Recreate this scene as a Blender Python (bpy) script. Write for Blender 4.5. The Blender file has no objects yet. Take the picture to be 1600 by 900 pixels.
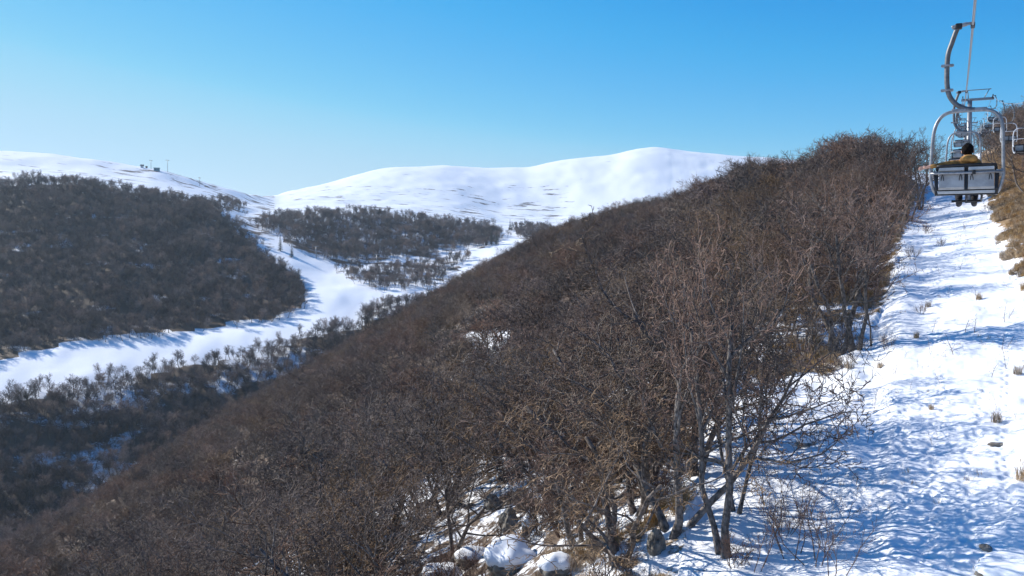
import bpy, bmesh, math, random
import numpy as np
from mathutils import Vector, Matrix

# ------------------------------------------------------------------ camera, light, exposure
S = bpy.context.scene
COL = S.collection
R = math.radians
F = 1386.0                                   # focal length in pixels of a 1600 px wide frame
PITCH = math.atan(50.0 / F)
cam = bpy.data.cameras.new('camera')
cam.sensor_width = 36.0
cam.lens = F / 1600.0 * 36.0
cam.clip_start = 0.1
cam.clip_end = 30000.0
cam_o = bpy.data.objects.new('camera', cam)
COL.objects.link(cam_o)
cam_o.rotation_euler = (R(90) - PITCH, 0, 0)
S.camera = cam_o

SUN_AZ, SUN_EL = R(-57), R(31)               # azimuth from +Y towards +X, elevation
sd = Vector((math.sin(SUN_AZ) * math.cos(SUN_EL), math.cos(SUN_AZ) * math.cos(SUN_EL), math.sin(SUN_EL)))
sun = bpy.data.lights.new('sun', 'SUN')
sun.energy = 5.0
sun.angle = R(0.53)
sun.color = (1.0, 0.94, 0.86)
sun_o = bpy.data.objects.new('sun', sun)
COL.objects.link(sun_o)
sun_o.rotation_euler = sd.to_track_quat('Z', 'Y').to_euler()

W = bpy.data.worlds.new('World')
S.world = W
W.use_nodes = True
wn = W.node_tree
sky = wn.nodes.new('ShaderNodeTexSky')
sky.sky_type = 'NISHITA'
sky.sun_disc = False
sky.sun_elevation = SUN_EL
sky.sun_rotation = SUN_AZ
sky.altitude = 2000
sky.air_density = 0.8
sky.dust_density = 0.2
sky.ozone_density = 5.0
SKY_CURVES = None
sc_ = wn.nodes.new('ShaderNodeVectorMath'); sc_.operation = 'SCALE'; sc_.inputs['Scale'].default_value = 0.1
crv = wn.nodes.new('ShaderNodeRGBCurve')
for ch_, pts_ in enumerate((
        [(0, 0), (1, 1), (.06, .002), (.093, .004), (.107, .018), (.13, .06), (.18, .18), (.20, .26), (.27, .40)],
        [(0, 0), (1, .95), (.1, .14), (.184, .275), (.226, .355), (.258, .40), (.33, .51), (.381, .585), (.497, .65)],
        [(0, 0), (1, .95), (.2, .42), (.386, .685), (.451, .74), (.515, .775), (.65, .80), (.88, .83)])):
    c_ = crv.mapping.curves[ch_].points
    for k_, (a_, b_) in enumerate(pts_):
        if k_ < 2: c_[k_].location = (a_, b_)
        else: c_.new(a_, b_)
crv.mapping.update()
wn.links.new(sky.outputs[0], sc_.inputs[0])
wn.links.new(sc_.outputs[0], crv.inputs['Color'])
sc2 = wn.nodes.new('ShaderNodeVectorMath'); sc2.operation = 'SCALE'; sc2.inputs['Scale'].default_value = 8.4
wn.links.new(crv.outputs[0], sc2.inputs[0])
wn.links.new(sc2.outputs[0], wn.nodes['Background'].inputs[0])
wn.nodes['Background'].inputs[1].default_value = 0.1

S.view_settings.view_transform = 'Standard'
S.view_settings.look = 'None'
S.view_settings.exposure = 0.46
S.view_settings.gamma = 1.0
S.cycles.max_bounces = 5
S.cycles.diffuse_bounces = 3
S.cycles.glossy_bounces = 2
S.cycles.transmission_bounces = 2
S.cycles.transparent_max_bounces = 4
S.cycles.volume_bounces = 0
S.cycles.use_denoising = True

rng = np.random.default_rng(7)

# ------------------------------------------------------------------ helpers: view geometry
CP, SP = math.cos(PITCH), math.sin(PITCH)

def slopes(px, py):
    """x/Y and z/Y of the sight line through a pixel of the 1600x900 photograph"""
    u = (px - 800.0) / F
    v = (450.0 - py) / F
    dy = CP + v * SP
    return u / dy, (-SP + v * CP) / dy

def to_px(x, y, z):
    f = y * CP - z * SP
    up = y * SP + z * CP
    f = np.where(np.abs(f) < 1e-6, 1e-6, f)
    return 800 + F * x / f, 450 - F * up / f

def smooth(a, b, t):
    k = np.clip((t - a) / (b - a), 0, 1)
    return k * k * (3 - 2 * k)

# ------------------------------------------------------------------ helpers: noise
_perm = np.random.default_rng(3).permutation(4096)
_grad = np.random.default_rng(4).uniform(0, 2 * np.pi, 4096)

def perlin(x, y):
    xi, yi = np.floor(x).astype(np.int64), np.floor(y).astype(np.int64)
    xf, yf = x - xi, y - yi
    def g(ix, iy, fx, fy):
        h = _perm[(_perm[ix & 4095] + iy) & 4095]
        a = _grad[h]
        return np.cos(a) * fx + np.sin(a) * fy
    u = xf ** 3 * (xf * (xf * 6 - 15) + 10)
    v = yf ** 3 * (yf * (yf * 6 - 15) + 10)
    a = g(xi, yi, xf, yf); b = g(xi + 1, yi, xf - 1, yf)
    c = g(xi, yi + 1, xf, yf - 1); d = g(xi + 1, yi + 1, xf - 1, yf - 1)
    return ((a + (b - a) * u) + ((c + (d - c) * u) - (a + (b - a) * u)) * v) * 1.5

def fbm(x, y, octaves=4, gain=0.5):
    t, a = 0, 1.0
    for k in range(octaves):
        t = t + a * perlin(x * 2 ** k + 17.3 * k, y * 2 ** k - 9.1 * k)
        a *= gain
    return t

# ------------------------------------------------------------------ helpers: objects
def tag(o, label=None, cat=None, group=None, kind=None):
    if label: o['label'] = label
    if cat: o['category'] = cat
    if group: o['group'] = group
    if kind: o['kind'] = kind
    return o

def empty(name, loc, rz=0.0, scale=1.0):
    o = bpy.data.objects.new(name, None)
    COL.objects.link(o)
    o.location = loc
    o.rotation_euler = (0, 0, rz)
    o.scale = (scale,) * 3
    o.empty_display_size = 0.3
    return o

def mesh_data(name, V, faces, mats, smooth_=True, face_mat=None):
    """faces: list of (n,3) / (n,4) integer arrays"""
    me = bpy.data.meshes.new(name)
    V = np.asarray(V, dtype=np.float32).reshape(-1, 3)
    faces = [np.asarray(f, dtype=np.int32) for f in faces if len(f)]
    loops = np.concatenate([f.ravel() for f in faces])
    sizes = np.concatenate([np.full(len(f), f.shape[1], dtype=np.int32) for f in faces])
    starts = np.concatenate([[0], np.cumsum(sizes)[:-1]]).astype(np.int32)
    me.vertices.add(len(V)); me.vertices.foreach_set('co', V.ravel())
    me.loops.add(len(loops)); me.loops.foreach_set('vertex_index', loops.astype(np.int32))
    me.polygons.add(len(sizes)); me.polygons.foreach_set('loop_start', starts); me.polygons.foreach_set('loop_total', sizes)
    for m in (mats if isinstance(mats, (list, tuple)) else [mats]):
        me.materials.append(m)
    if face_mat is not None:
        me.polygons.foreach_set('material_index', np.asarray(face_mat, dtype=np.int32))
    me.polygons.foreach_set('use_smooth', np.full(len(sizes), bool(smooth_)))
    me.update(calc_edges=True)
    return me

def link(name, me, parent=None, loc=None):
    o = bpy.data.objects.new(name, me)
    COL.objects.link(o)
    if parent is not None: o.parent = parent
    if loc is not None: o.location = loc
    return o

class MB:
    """collects shapes, then links them as one mesh object"""
    def __init__(s): s.bm = bmesh.new()
    def box(s, c, size, rot=None, bevel=0.0):
        r = bmesh.ops.create_cube(s.bm, size=1.0)
        vs = r['verts']
        M = Matrix.Translation(Vector(c)) @ (rot.to_4x4() if rot is not None else Matrix.Identity(4)) @ Matrix.Diagonal((*size, 1))
        bmesh.ops.transform(s.bm, matrix=M, verts=vs)
        if bevel > 0:
            es = list({e for v in vs for e in v.link_edges})
            bmesh.ops.bevel(s.bm, geom=es, offset=bevel, segments=2, profile=0.5, affect='EDGES', clamp_overlap=True)
        return s
    def tube(s, pts, r, sides=10, caps=True):
        pts = [Vector(p) for p in pts]
        n = len(pts)
        rad = r if isinstance(r, (list, tuple)) else [r] * n
        tan = [(pts[min(i + 1, n - 1)] - pts[max(i - 1, 0)]).normalized() for i in range(n)]
        ref = Vector((0, 0, 1)) if abs(tan[0].z) < 0.9 else Vector((0, 1, 0))
        a = tan[0].cross(ref).normalized()
        rings = []
        for i in range(n):
            a = (a - tan[i] * a.dot(tan[i])).normalized()
            b = tan[i].cross(a)
            rings.append([s.bm.verts.new(pts[i] + (a * math.cos(t) + b * math.sin(t)) * rad[i]) for t in [2 * math.pi * k / sides for k in range(sides)]])
        for i in range(n - 1):
            for k in range(sides):
                f = s.bm.faces.new((rings[i][k], rings[i][(k + 1) % sides], rings[i + 1][(k + 1) % sides], rings[i + 1][k]))
                f.smooth = True
        if caps:
            s.bm.faces.new(rings[0][::-1]); s.bm.faces.new(rings[-1])
        return s
    def ball(s, c, size, seg=14, rings=10):
        r = bmesh.ops.create_uvsphere(s.bm, u_segments=seg, v_segments=rings, radius=1.0)
        bmesh.ops.transform(s.bm, matrix=Matrix.Translation(Vector(c)) @ Matrix.Diagonal((*size, 1)), verts=r['verts'])
        for v in r['verts']:
            for f in v.link_faces: f.smooth = True
        return s
    def build(s, name, mat, parent=None):
        bmesh.ops.recalc_face_normals(s.bm, faces=s.bm.faces)
        me = bpy.data.meshes.new(name)
        s.bm.to_mesh(me); s.bm.free()
        me.materials.append(mat)
        return link(name, me, parent)

def smooth_path(pts, n=6):
    """Catmull-Rom through the points"""
    P = [Vector(p) for p in pts]
    P = [P[0] * 2 - P[1]] + P + [P[-1] * 2 - P[-2]]
    out = []
    for i in range(1, len(P) - 2):
        for k in range(n):
            t = k / n
            out.append(0.5 * ((2 * P[i]) + (P[i + 1] - P[i - 1]) * t + (2 * P[i - 1] - 5 * P[i] + 4 * P[i + 1] - P[i + 2]) * t * t
                              + (3 * P[i] - P[i - 1] - 3 * P[i + 1] + P[i + 2]) * t ** 3))
    out.append(P[-2].copy())
    return out

def copy_tree(o, parent=None):
    c = o.copy()
    COL.objects.link(c)
    if parent is not None: c.parent = parent
    for ch in list(o.children): copy_tree(ch, c)
    return c

# ------------------------------------------------------------------ materials
def new_mat(name):
    m = bpy.data.materials.new(name)
    m.use_nodes = True
    nt = m.node_tree
    return m, nt, nt.nodes['Principled BSDF']

def nd(nt, kind, **kw):
    n = nt.nodes.new(kind)
    for k, v in kw.items(): setattr(n, k, v)
    return n

def ramp(nt, src, stops):
    r = nd(nt, 'ShaderNodeValToRGB')
    e = r.color_ramp.elements
    while len(e) < len(stops): e.new(0.5)
    for i, (p, c) in enumerate(stops):
        e[i].position = p
        e[i].color = (*c, 1) if len(c) == 3 else c
    nt.links.new(src, r.inputs[0])
    return r

def noise(nt, scale, detail=4, rough=0.55, vec=None):
    n = nd(nt, 'ShaderNodeTexNoise')
    n.inputs['Scale'].default_value = scale
    n.inputs['Detail'].default_value = detail
    n.inputs['Roughness'].default_value = rough
    if vec is not None: nt.links.new(vec, n.inputs['Vector'])
    return n

def grained(name, c0, c1, scale, rough=0.8, metal=0.0, bump=0.0, per_object=0.0, coords='Object', spec=0.3):
    m, nt, b = new_mat(name)
    tc = nd(nt, 'ShaderNodeTexCoord')
    n = noise(nt, scale, 5, 0.6, tc.outputs[coords])
    r = ramp(nt, n.outputs['Fac'], [(0.33, c0), (0.68, c1)])
    out = r.outputs[0]
    if per_object:
        oi = nd(nt, 'ShaderNodeObjectInfo')
        hs = nd(nt, 'ShaderNodeHueSaturation')
        mr = nd(nt, 'ShaderNodeMapRange')
        mr.inputs['To Min'].default_value = 1 - per_object; mr.inputs['To Max'].default_value = 1 + per_object
        nt.links.new(oi.outputs['Random'], mr.inputs['Value'])
        nt.links.new(mr.outputs[0], hs.inputs['Value'])
        mr2 = nd(nt, 'ShaderNodeMapRange')
        mr2.inputs['To Min'].default_value = 0.65; mr2.inputs['To Max'].default_value = 1.25
        mm = nd(nt, 'ShaderNodeMath', operation='FRACT'); mk = nd(nt, 'ShaderNodeMath', operation='MULTIPLY')
        mk.inputs[1].default_value = 7.31
        nt.links.new(oi.outputs['Random'], mk.inputs[0]); nt.links.new(mk.outputs[0], mm.inputs[0]); nt.links.new(mm.outputs[0], mr2.inputs['Value'])
        nt.links.new(mr2.outputs[0], hs.inputs['Saturation'])
        nt.links.new(out, hs.inputs['Color']); out = hs.outputs[0]
    nt.links.new(out, b.inputs['Base Color'])
    b.inputs['Roughness'].default_value = rough
    b.inputs['Metallic'].default_value = metal
    b.inputs['Specular IOR Level'].default_value = spec
    if bump:
        bp = nd(nt, 'ShaderNodeBump')
        bp.inputs['Strength'].default_value = bump
        bp.inputs['Distance'].default_value = 0.02
        nt.links.new(n.outputs['Fac'], bp.inputs['Height'])
        nt.links.new(bp.outputs[0], b.inputs['Normal'])
    return m

M_BARK = grained('bark', (0.034, 0.027, 0.024), (0.24, 0.205, 0.18), 9.0, 0.85, bump=0.6, per_object=0.25)
M_TWIG = grained('twig', (0.062, 0.036, 0.026), (0.30, 0.195, 0.145), 2.2, 0.75, per_object=0.42)
M_TWIG_B = grained('ochre_twig', (0.085, 0.056, 0.036), (0.30, 0.215, 0.145), 2.2, 0.75, per_object=0.35)
M_TWIG_C = grained('grey_twig', (0.045, 0.034, 0.030), (0.17, 0.135, 0.118), 2.2, 0.75, per_object=0.35)
M_FARTWIG_B = grained('far_pale_twig', (0.12, 0.085, 0.070), (0.31, 0.225, 0.185), 0.8, 0.8, per_object=0.3)
M_FARTWIG_C = grained('far_dark_twig', (0.035, 0.027, 0.026), (0.10, 0.075, 0.068), 0.8, 0.8, per_object=0.4)
M_FARTWIG = grained('far_twig', (0.070, 0.052, 0.048), (0.19, 0.142, 0.125), 0.8, 0.8, per_object=0.40)
M_NEEDLE = grained('needles', (0.012, 0.028, 0.018), (0.035, 0.06, 0.035), 3.0, 0.8, per_object=0.2)
M_DEADLEAF = grained('dead_leaf', (0.14, 0.055, 0.022), (0.33, 0.15, 0.06), 6.0, 0.8)
M_STRAW = grained('straw', (0.30, 0.20, 0.105), (0.56, 0.41, 0.23), 5.0, 0.8, per_object=0.25)
M_WEED = grained('weed_stem', (0.07, 0.045, 0.035), (0.20, 0.13, 0.10), 5.0, 0.8, per_object=0.25)
M_ROCK = grained('rock', (0.09, 0.08, 0.07), (0.34, 0.31, 0.26), 3.0, 0.9, bump=1.0, per_object=0.2)
M_STEEL = grained('galvanised_steel', (0.20, 0.21, 0.22), (0.34, 0.35, 0.37), 14.0, 0.42, metal=0.45, per_object=0.05)
M_HANGER = grained('weathered_steel', (0.10, 0.105, 0.11), (0.19, 0.195, 0.20), 14.0, 0.5, metal=0.4)
M_WHITEPAINT = grained('white_paint', (0.62, 0.63, 0.64), (0.78, 0.79, 0.80), 10.0, 0.4)
M_DARKSTEEL = grained('dark_steel', (0.012, 0.013, 0.016), (0.03, 0.032, 0.036), 12.0, 0.5)
M_SLAT = grained('dark_slat', (0.012, 0.014, 0.02), (0.028, 0.03, 0.04), 8.0, 0.55)
M_PANEL = grained('grey_panel', (0.32, 0.315, 0.31), (0.48, 0.475, 0.465), 6.0, 0.55, bump=0.1)
M_RIM = grained('pale_slat', (0.42, 0.42, 0.41), (0.58, 0.58, 0.57), 7.0, 0.5)
M_CABLE = grained('steel_rope', (0.28, 0.30, 0.33), (0.42, 0.44, 0.47), 30.0, 0.45, metal=0.6)
M_JACKET = grained('mustard_jacket', (0.07, 0.04, 0.016), (0.55, 0.29, 0.085), 9.0, 0.85, bump=0.5)
M_TROUSER = grained('dark_trousers', (0.012, 0.013, 0.018), (0.03, 0.03, 0.038), 9.0, 0.85)
M_BOOT = grained('black_boot', (0.01, 0.01, 0.012), (0.03, 0.03, 0.033), 9.0, 0.5)
M_HAIR = grained('dark_hair', (0.004, 0.003, 0.003), (0.012, 0.009, 0.008), 60.0, 0.85, bump=0.5, spec=0.08)
M_SKIN = grained('skin', (0.50, 0.28, 0.20), (0.60, 0.36, 0.27), 12.0, 0.5)
M_HUTWALL = grained('pale_wall', (0.55, 0.52, 0.50), (0.72, 0.70, 0.68), 0.5, 0.8)
M_HUTROOF = grained('brown_roof', (0.10, 0.07, 0.06), (0.17, 0.12, 0.10), 0.8, 0.8)
M_TEAL = grained('teal_cladding', (0.09, 0.22, 0.26), (0.13, 0.28, 0.32), 0.6, 0.6)
M_GLASS = grained('dark_glass', (0.02, 0.03, 0.04), (0.04, 0.05, 0.06), 0.6, 0.15)
M_GREENNET = grained('green_net', (0.02, 0.16, 0.10), (0.04, 0.22, 0.14), 4.0, 0.8)

def ground_material():
    m, nt, b = new_mat('snowy_ground')
    geo = nd(nt, 'ShaderNodeNewGeometry')
    at = nd(nt, 'ShaderNodeAttribute', attribute_name='bare')
    gr = nd(nt, 'ShaderNodeAttribute', attribute_name='grassy')
    far = nd(nt, 'ShaderNodeAttribute', attribute_name='far')
    pos = geo.outputs['Position']
    n1 = noise(nt, 1.1, 8, 0.68, pos)          # metre-size patches near the camera
    mp = nd(nt, 'ShaderNodeMapping'); mp.inputs['Scale'].default_value = (0.018, 0.03, 0.05)
    nt.links.new(pos, mp.inputs['Vector'])
    n2 = noise(nt, 1.0, 8, 0.62, mp.outputs[0])   # large streaks far off
    mixn = nd(nt, 'ShaderNodeMix', data_type='FLOAT')
    nt.links.new(far.outputs['Fac'], mixn.inputs[0]); nt.links.new(n1.outputs['Fac'], mixn.inputs[2]); nt.links.new(n2.outputs['Fac'], mixn.inputs[3])
    # bare where noise < bare
    sub = nd(nt, 'ShaderNodeMath', operation='SUBTRACT')
    nt.links.new(at.outputs['Fac'], sub.inputs[0]); nt.links.new(mixn.outputs[0], sub.inputs[1])
    mul = nd(nt, 'ShaderNodeMath', operation='MULTIPLY_ADD'); mul.use_clamp = True
    mul.inputs[1].default_value = 14.0; mul.inputs[2].default_value = 0.5
    nt.links.new(sub.outputs[0], mul.inputs[0])
    soilN = noise(nt, 5.0, 6, 0.7, pos)
    soil = ramp(nt, soilN.outputs['Fac'], [(0.3, (0.045, 0.030, 0.021)), (0.52, (0.11, 0.075, 0.05)), (0.72, (0.21, 0.15, 0.10))])
    straw = ramp(nt, soilN.outputs['Fac'], [(0.3, (0.12, 0.075, 0.04)), (0.5, (0.30, 0.20, 0.11)), (0.72, (0.46, 0.34, 0.19))])
    ms = nd(nt, 'ShaderNodeMix', data_type='RGBA')
    nt.links.new(gr.outputs['Fac'], ms.inputs[0]); nt.links.new(soil.outputs[0], ms.inputs[6]); nt.links.new(straw.outputs[0], ms.inputs[7])
    sn = noise(nt, 0.7, 5, 0.6, pos)
    snow = ramp(nt, sn.outputs['Fac'], [(0.3, (0.83, 0.86, 0.90)), (0.7, (0.90, 0.92, 0.94))])
    mc = nd(nt, 'ShaderNodeMix', data_type='RGBA')
    nt.links.new(mul.outputs[0], mc.inputs[0]); nt.links.new(snow.outputs[0], mc.inputs[6]); nt.links.new(ms.outputs[2], mc.inputs[7])
    nt.links.new(mc.outputs[2], b.inputs['Base Color'])
    b.inputs['Roughness'].default_value = 0.7
    b.inputs['Specular IOR Level'].default_value = 0.2
    bn = noise(nt, 6.0, 6, 0.65, pos)
    bp = nd(nt, 'ShaderNodeBump')
    bp.inputs['Strength'].default_value = 0.25; bp.inputs['Distance'].default_value = 0.08
    nt.links.new(bn.outputs['Fac'], bp.inputs['Height']); nt.links.new(bp.outputs[0], b.inputs['Normal'])
    return m

def snow_material():
    m, nt, b = new_mat('snow')
    tc = nd(nt, 'ShaderNodeTexCoord')
    n = noise(nt, 3.0, 6, 0.6, tc.outputs['Object'])
    r = ramp(nt, n.outputs['Fac'], [(0.3, (0.83, 0.86, 0.90)), (0.7, (0.90, 0.92, 0.94))])
    nt.links.new(r.outputs[0], b.inputs['Base Color'])
    b.inputs['Roughness'].default_value = 0.7
    bp = nd(nt, 'ShaderNodeBump'); bp.inputs['Strength'].default_value = 0.3; bp.inputs['Distance'].default_value = 0.05
    nt.links.new(n.outputs['Fac'], bp.inputs['Height']); nt.links.new(bp.outputs[0], b.inputs['Normal'])
    return m

M_GROUND = ground_material()
M_SNOW = snow_material()

# ------------------------------------------------------------------ terrain
A0 = math.atan((1497 - 800) / F)               # azimuth of the chairlift line
SU, CU = math.sin(A0), math.cos(A0)

def st(x, y): return x * SU + y * CU, x * CU - y * SU

EDGE_Y = [0, 20, 24, 30, 36, 40, 43, 58, 80, 120, 160, 400]
EDGE_T = [-6.5, -6.5, -7.2, -8.8, -9.4, -7.0, -4.2, -4.0, -4.6, -5.2, -6.0, -7]      # left edge of the snowy run
def run_edge(s): return np.interp(s * CU, EDGE_Y, EDGE_T)
def bank_edge(s): return np.interp(s * CU, [0, 30, 45, 58, 80, 120, 400], [7.0, 5.5, 3.4, 2.7, 2.6, 3.0, 4.0])

def near_hill(x, y):
    s, t = st(x, y)
    sc = np.maximum(s, -40)
    base = -10.6 + 0.1415 * np.minimum(sc, 250) + 0.05 * np.clip(sc - 250, 0, 300)
    be = bank_edge(s)
    bank = np.minimum(np.clip(t - be, 0, 4) * 0.36 + np.clip(t - be - 4, 0, 80) * 0.33, 26)
    run = base + 0.17 * np.clip(t, -14, 60) * np.where(t > be, 0.4, 1.0) + np.where(t > be, 0.102 * be, 0) + bank
    flank = 0.5 * x - 0.018 * y - 10.9
    px = 800 + F * x / np.maximum(y, 1.0)
    dip = smooth(56, 80, y) * smooth(235, 110, y) * np.interp(px, [700, 900, 1100], [8.5, 5.0, 0.0])
    ribs = 3.4 * fbm((y * 0.94 + x * 0.2) / 64.0 + 3.1, (x - 0.25 * y) / 210.0, 2) * smooth(70, 150, y) * smooth(-4, -22, t)
    flank = flank - dip + ribs
    w = smooth(0, 9, (run_edge(s) + 0.5) - t)
    return run * (1 - w) + np.minimum(flank, run + 14) * w

L_BREAK = ([-400, -200, 0, 100, 200, 330, 440, 560, 670, 700, 780, 870, 960, 1050, 1190, 1250, 1300, 1350, 1400, 1450, 1500, 1600, 2000],
           [240, 260, 290, 310, 330, 360, 385, 410, 430, 435, 440, 430, 400, 360, 270, 220, 185, 155, 138, 150, 270, 300, 300])
SIL = ([-400, -200, 0, 100, 200, 330, 440, 560, 670, 700, 780, 870, 960, 1050, 1190, 1250, 1300, 1350, 1400, 1450],
       [1050, 950, 850, 790, 735, 648, 590, 522, 462, 438, 395, 352, 325, 298, 257, 240, 226, 208, 197, 192])
LINES = [  # valley floor, lower piste edge, upper piste edge, mid slope, forest top, snow base, skyline : px, Y, py
    ([-400, 0, 200, 400, 560, 670, 800, 1000, 1200, 2000], [360, 390, 440, 510, 570, 610, 650, 700, 700, 700], [1000, 870, 780, 665, 565, 510, 470, 430, 405, 400]),
    ([-400, 0, 100, 200, 300, 420, 510, 560, 620, 670, 800, 1000, 2000], [460, 520, 545, 570, 595, 630, 655, 680, 710, 730, 780, 820, 820], [680, 612, 594, 572, 555, 530, 506, 492, 468, 462, 440, 410, 380]),
    ([-400, 0, 90, 200, 330, 450, 490, 520, 580, 670, 800, 1000, 2000], [500, 570, 595, 625, 650, 685, 705, 720, 740, 765, 820, 860, 860], [620, 562, 543, 530, 515, 494, 472, 463, 457, 454, 430, 400, 368]),
    ([-400, 0, 200, 330, 400, 450, 490, 520, 580, 670, 800, 1000, 2000], [720, 740, 770, 790, 830, 850, 860, 880, 920, 960, 1000, 1000, 1000], [430, 420, 410, 408, 403, 402, 412, 412, 410, 405, 385, 370, 355]),
    ([-400, 0, 60, 120, 200, 280, 330, 370, 410, 450, 520, 560, 620, 700, 770, 800, 870, 1000, 2000], [930, 960, 960, 965, 975, 990, 1000, 1020, 1080, 1150, 1180, 1190, 1200, 1200, 1220, 1230, 1300, 1300, 1300],
     [310, 292, 288, 291, 303, 315, 324, 337, 340, 338, 334, 332, 338, 350, 356, 359, 356, 346, 340]),
    ([-400, 0, 150, 240, 300, 370, 430, 520, 700, 780, 870, 1000, 2000], [1200, 1250, 1280, 1300, 1320, 1400, 1700, 1800, 1900, 1950, 2000, 2000, 2000], [262, 258, 270, 281, 296, 312, 321, 315, 324, 338, 340, 326, 320]),
    ([-400, 0, 60, 150, 240, 300, 370, 430, 450, 480, 520, 560, 590, 620, 690, 730, 760, 820, 870, 900, 960, 985, 1000, 1025, 1050, 1075, 1130, 1190, 1300, 1600, 2000],
     [1600, 1550, 1550, 1550, 1560, 1580, 1700, 2600, 2900, 3000, 3100, 3150, 3180, 3200, 3200, 3220, 3250, 3300, 3300, 3300, 3350, 3350, 3350, 3400, 3400, 3400, 3400, 3400, 3400, 3400, 3400],
     [236, 240, 242, 252, 266, 284, 301, 309, 305, 299, 291, 278, 270, 265, 262, 265, 266, 265, 255, 251, 245, 238, 236, 233, 237, 241, 246, 250, 262, 290, 300]),
]

def pchip(xk, yk, x):
    h = np.diff(xk); d = np.diff(yk) / h
    m = np.zeros(len(xk))
    for i in range(1, len(xk) - 1):
        if d[i - 1] * d[i] > 0:
            w1, w2 = 2 * h[i] + h[i - 1], h[i] + 2 * h[i - 1]
            m[i] = (w1 + w2) / (w1 / d[i - 1] + w2 / d[i])
    m[0], m[-1] = d[0], d[-1]
    i = np.clip(np.searchsorted(xk, x) - 1, 0, len(h) - 1)
    t = (x - xk[i]) / h[i]
    return (yk[i] * (1 + 2 * t) * (1 - t) ** 2 + m[i] * h[i] * t * (1 - t) ** 2
            + yk[i + 1] * t * t * (3 - 2 * t) + m[i + 1] * h[i] * t * t * (t - 1))

def rows(a, b, q):
    n = max(2, int(math.log(b / a) / math.log(1 + q)))
    return a * (b / a) ** (np.arange(n) / n)
RR = np.concatenate([[0.5, 2, 4], rows(6, 17, 0.05), rows(17, 60, 0.0042), rows(60, 150, 0.008), rows(150, 1400, 0.011), rows(1400, 4300, 0.015), [4400, 4700, 5200]])
TH = np.concatenate([np.arange(-180, -36, 2.5), np.arange(-36, 10, 0.2), np.arange(10, 33.5, 0.1), np.arange(34, 180, 2.5), [180]]) * math.pi / 180

def build_heights():
    Z = np.zeros((len(TH), len(RR)))
    for i, th in enumerate(TH):
        x, y = RR * math.sin(th), RR * math.cos(th)
        tc = min(max(th, -R(39.5)), R(40.5))
        cp = math.cos(tc)
        Yv = RR * cp
        px = 800 + F * math.tan(tc)
        z = near_hill(x, y)
        Yb = np.interp(px, *L_BREAK)
        # lift the flank so that its brow lies where the photograph shows it (trees stand on it)
        tree = 6.8
        wpx = np.interp(px, [1380, 1440], [1, 0])
        sil = np.interp(px, *SIL) + tree * F / Yb
        _, sl = slopes(px, sil)
        kb = np.searchsorted(Yv, Yb)
        zb = near_hill(np.array([Yb * math.tan(tc)]), np.array([Yb]))[0]
        delta = (Yb * sl - zb) * wpx
        z = z + delta * np.clip(Yv / Yb, 0, 1.05) ** 1.8
        xs, zs = [], []
        for f in (0.62, 0.8, 1.0):
            k = min(np.searchsorted(Yv, Yb * f), len(Yv) - 1)
            xs.append(Yv[k]); zs.append(z[k])
        for (lp, lY, ly) in LINES:
            Y = np.interp(px, lp, lY); py = np.interp(px, lp, ly)
            xs.append(Y); zs.append(Y * slopes(px, py)[1])
        xs += [xs[-1] * 1.22, xs[-1] * 1.9, 13000]
        zs += [zs[-1] - 90, zs[-1] - 260, -150]
        far = pchip(np.array(xs), np.array(zs), np.clip(Yv, xs[0], 13000))
        w = smooth(0.8 * Yb, 0.98 * Yb, Yv)
        Z[i] = z * (1 - w) + far * w
    # the flank's fine table is smoothed across azimuth
    k = np.array([1, 2, 3, 2, 1.]) / 9
    Zs = Z.copy()
    fr = slice(60, len(TH) - 62)
    for j in range(2):
        P = np.concatenate([Zs[:2], Zs, Zs[-2:]])
        Zn = sum(k[q] * P[q:q + len(Zs)] for q in range(5))
        Zs[fr] = Zn[fr]
    return Zs

Z0 = build_heights()
TG, RG = np.meshgrid(TH, RR, indexing='ij')
XG, YG = RG * np.sin(TG), RG * np.cos(TG)

def poly_mask(px, py, poly):
    poly = np.asarray(poly, float)
    inside = np.zeros(px.shape, bool)
    j = len(poly) - 1
    for i in range(len(poly)):
        xi, yi = poly[i]; xj, yj = poly[j]
        c = ((yi > py) != (yj > py)) & (px < (xj - xi) * (py - yi) / (yj - yi + 1e-12) + xi)
        inside ^= c
        j = i
    return inside

P_LEFT = [(-500, 330), (-400, 306), (0, 291), (60, 286), (120, 289), (200, 301), (280, 313), (330, 321), (352, 342), (370, 360), (414, 398), (450, 424), (476, 450), (480, 478), (450, 494),
          (400, 504), (330, 514), (200, 529), (90, 542), (0, 560), (-400, 640), (-500, 640)]
P_BANK = [(-500, 720), (-400, 690), (0, 628), (100, 608), (200, 588), (300, 570), (420, 545), (510, 521), (560, 508), (580, 486), (615, 478), (680, 470), (720, 470), (720, 560), (400, 760), (0, 1100), (-500, 1200)]
P_MID = [(392, 348), (420, 343), (470, 340), (520, 336), (560, 334), (620, 340), (700, 352), (765, 357), (783, 374), (765, 384), (700, 394), (640, 405), (560, 412), (510, 408), (450, 380)]
P_MID2 = [(522, 424), (560, 420), (640, 414), (700, 408), (735, 404), (700, 430), (680, 452), (600, 456), (570, 448)]
P_MID3 = [(800, 358), (850, 354), (870, 365), (840, 376), (815, 374)]
P_TOP = [(338, 318), (350, 310), (375, 320), (384, 331), (362, 334), (345, 327)]
P_CLEAR2 = [(700, 545), (725, 522), (790, 508), (800, 522), (775, 560), (705, 570)]
P_CLEAR = [(1130, 600), (1160, 640), (1260, 592), (1330, 576), (1300, 560), (1290, 530), (1230, 535), (1140, 570)]   # snowy clearing inside the wood by the run

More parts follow.
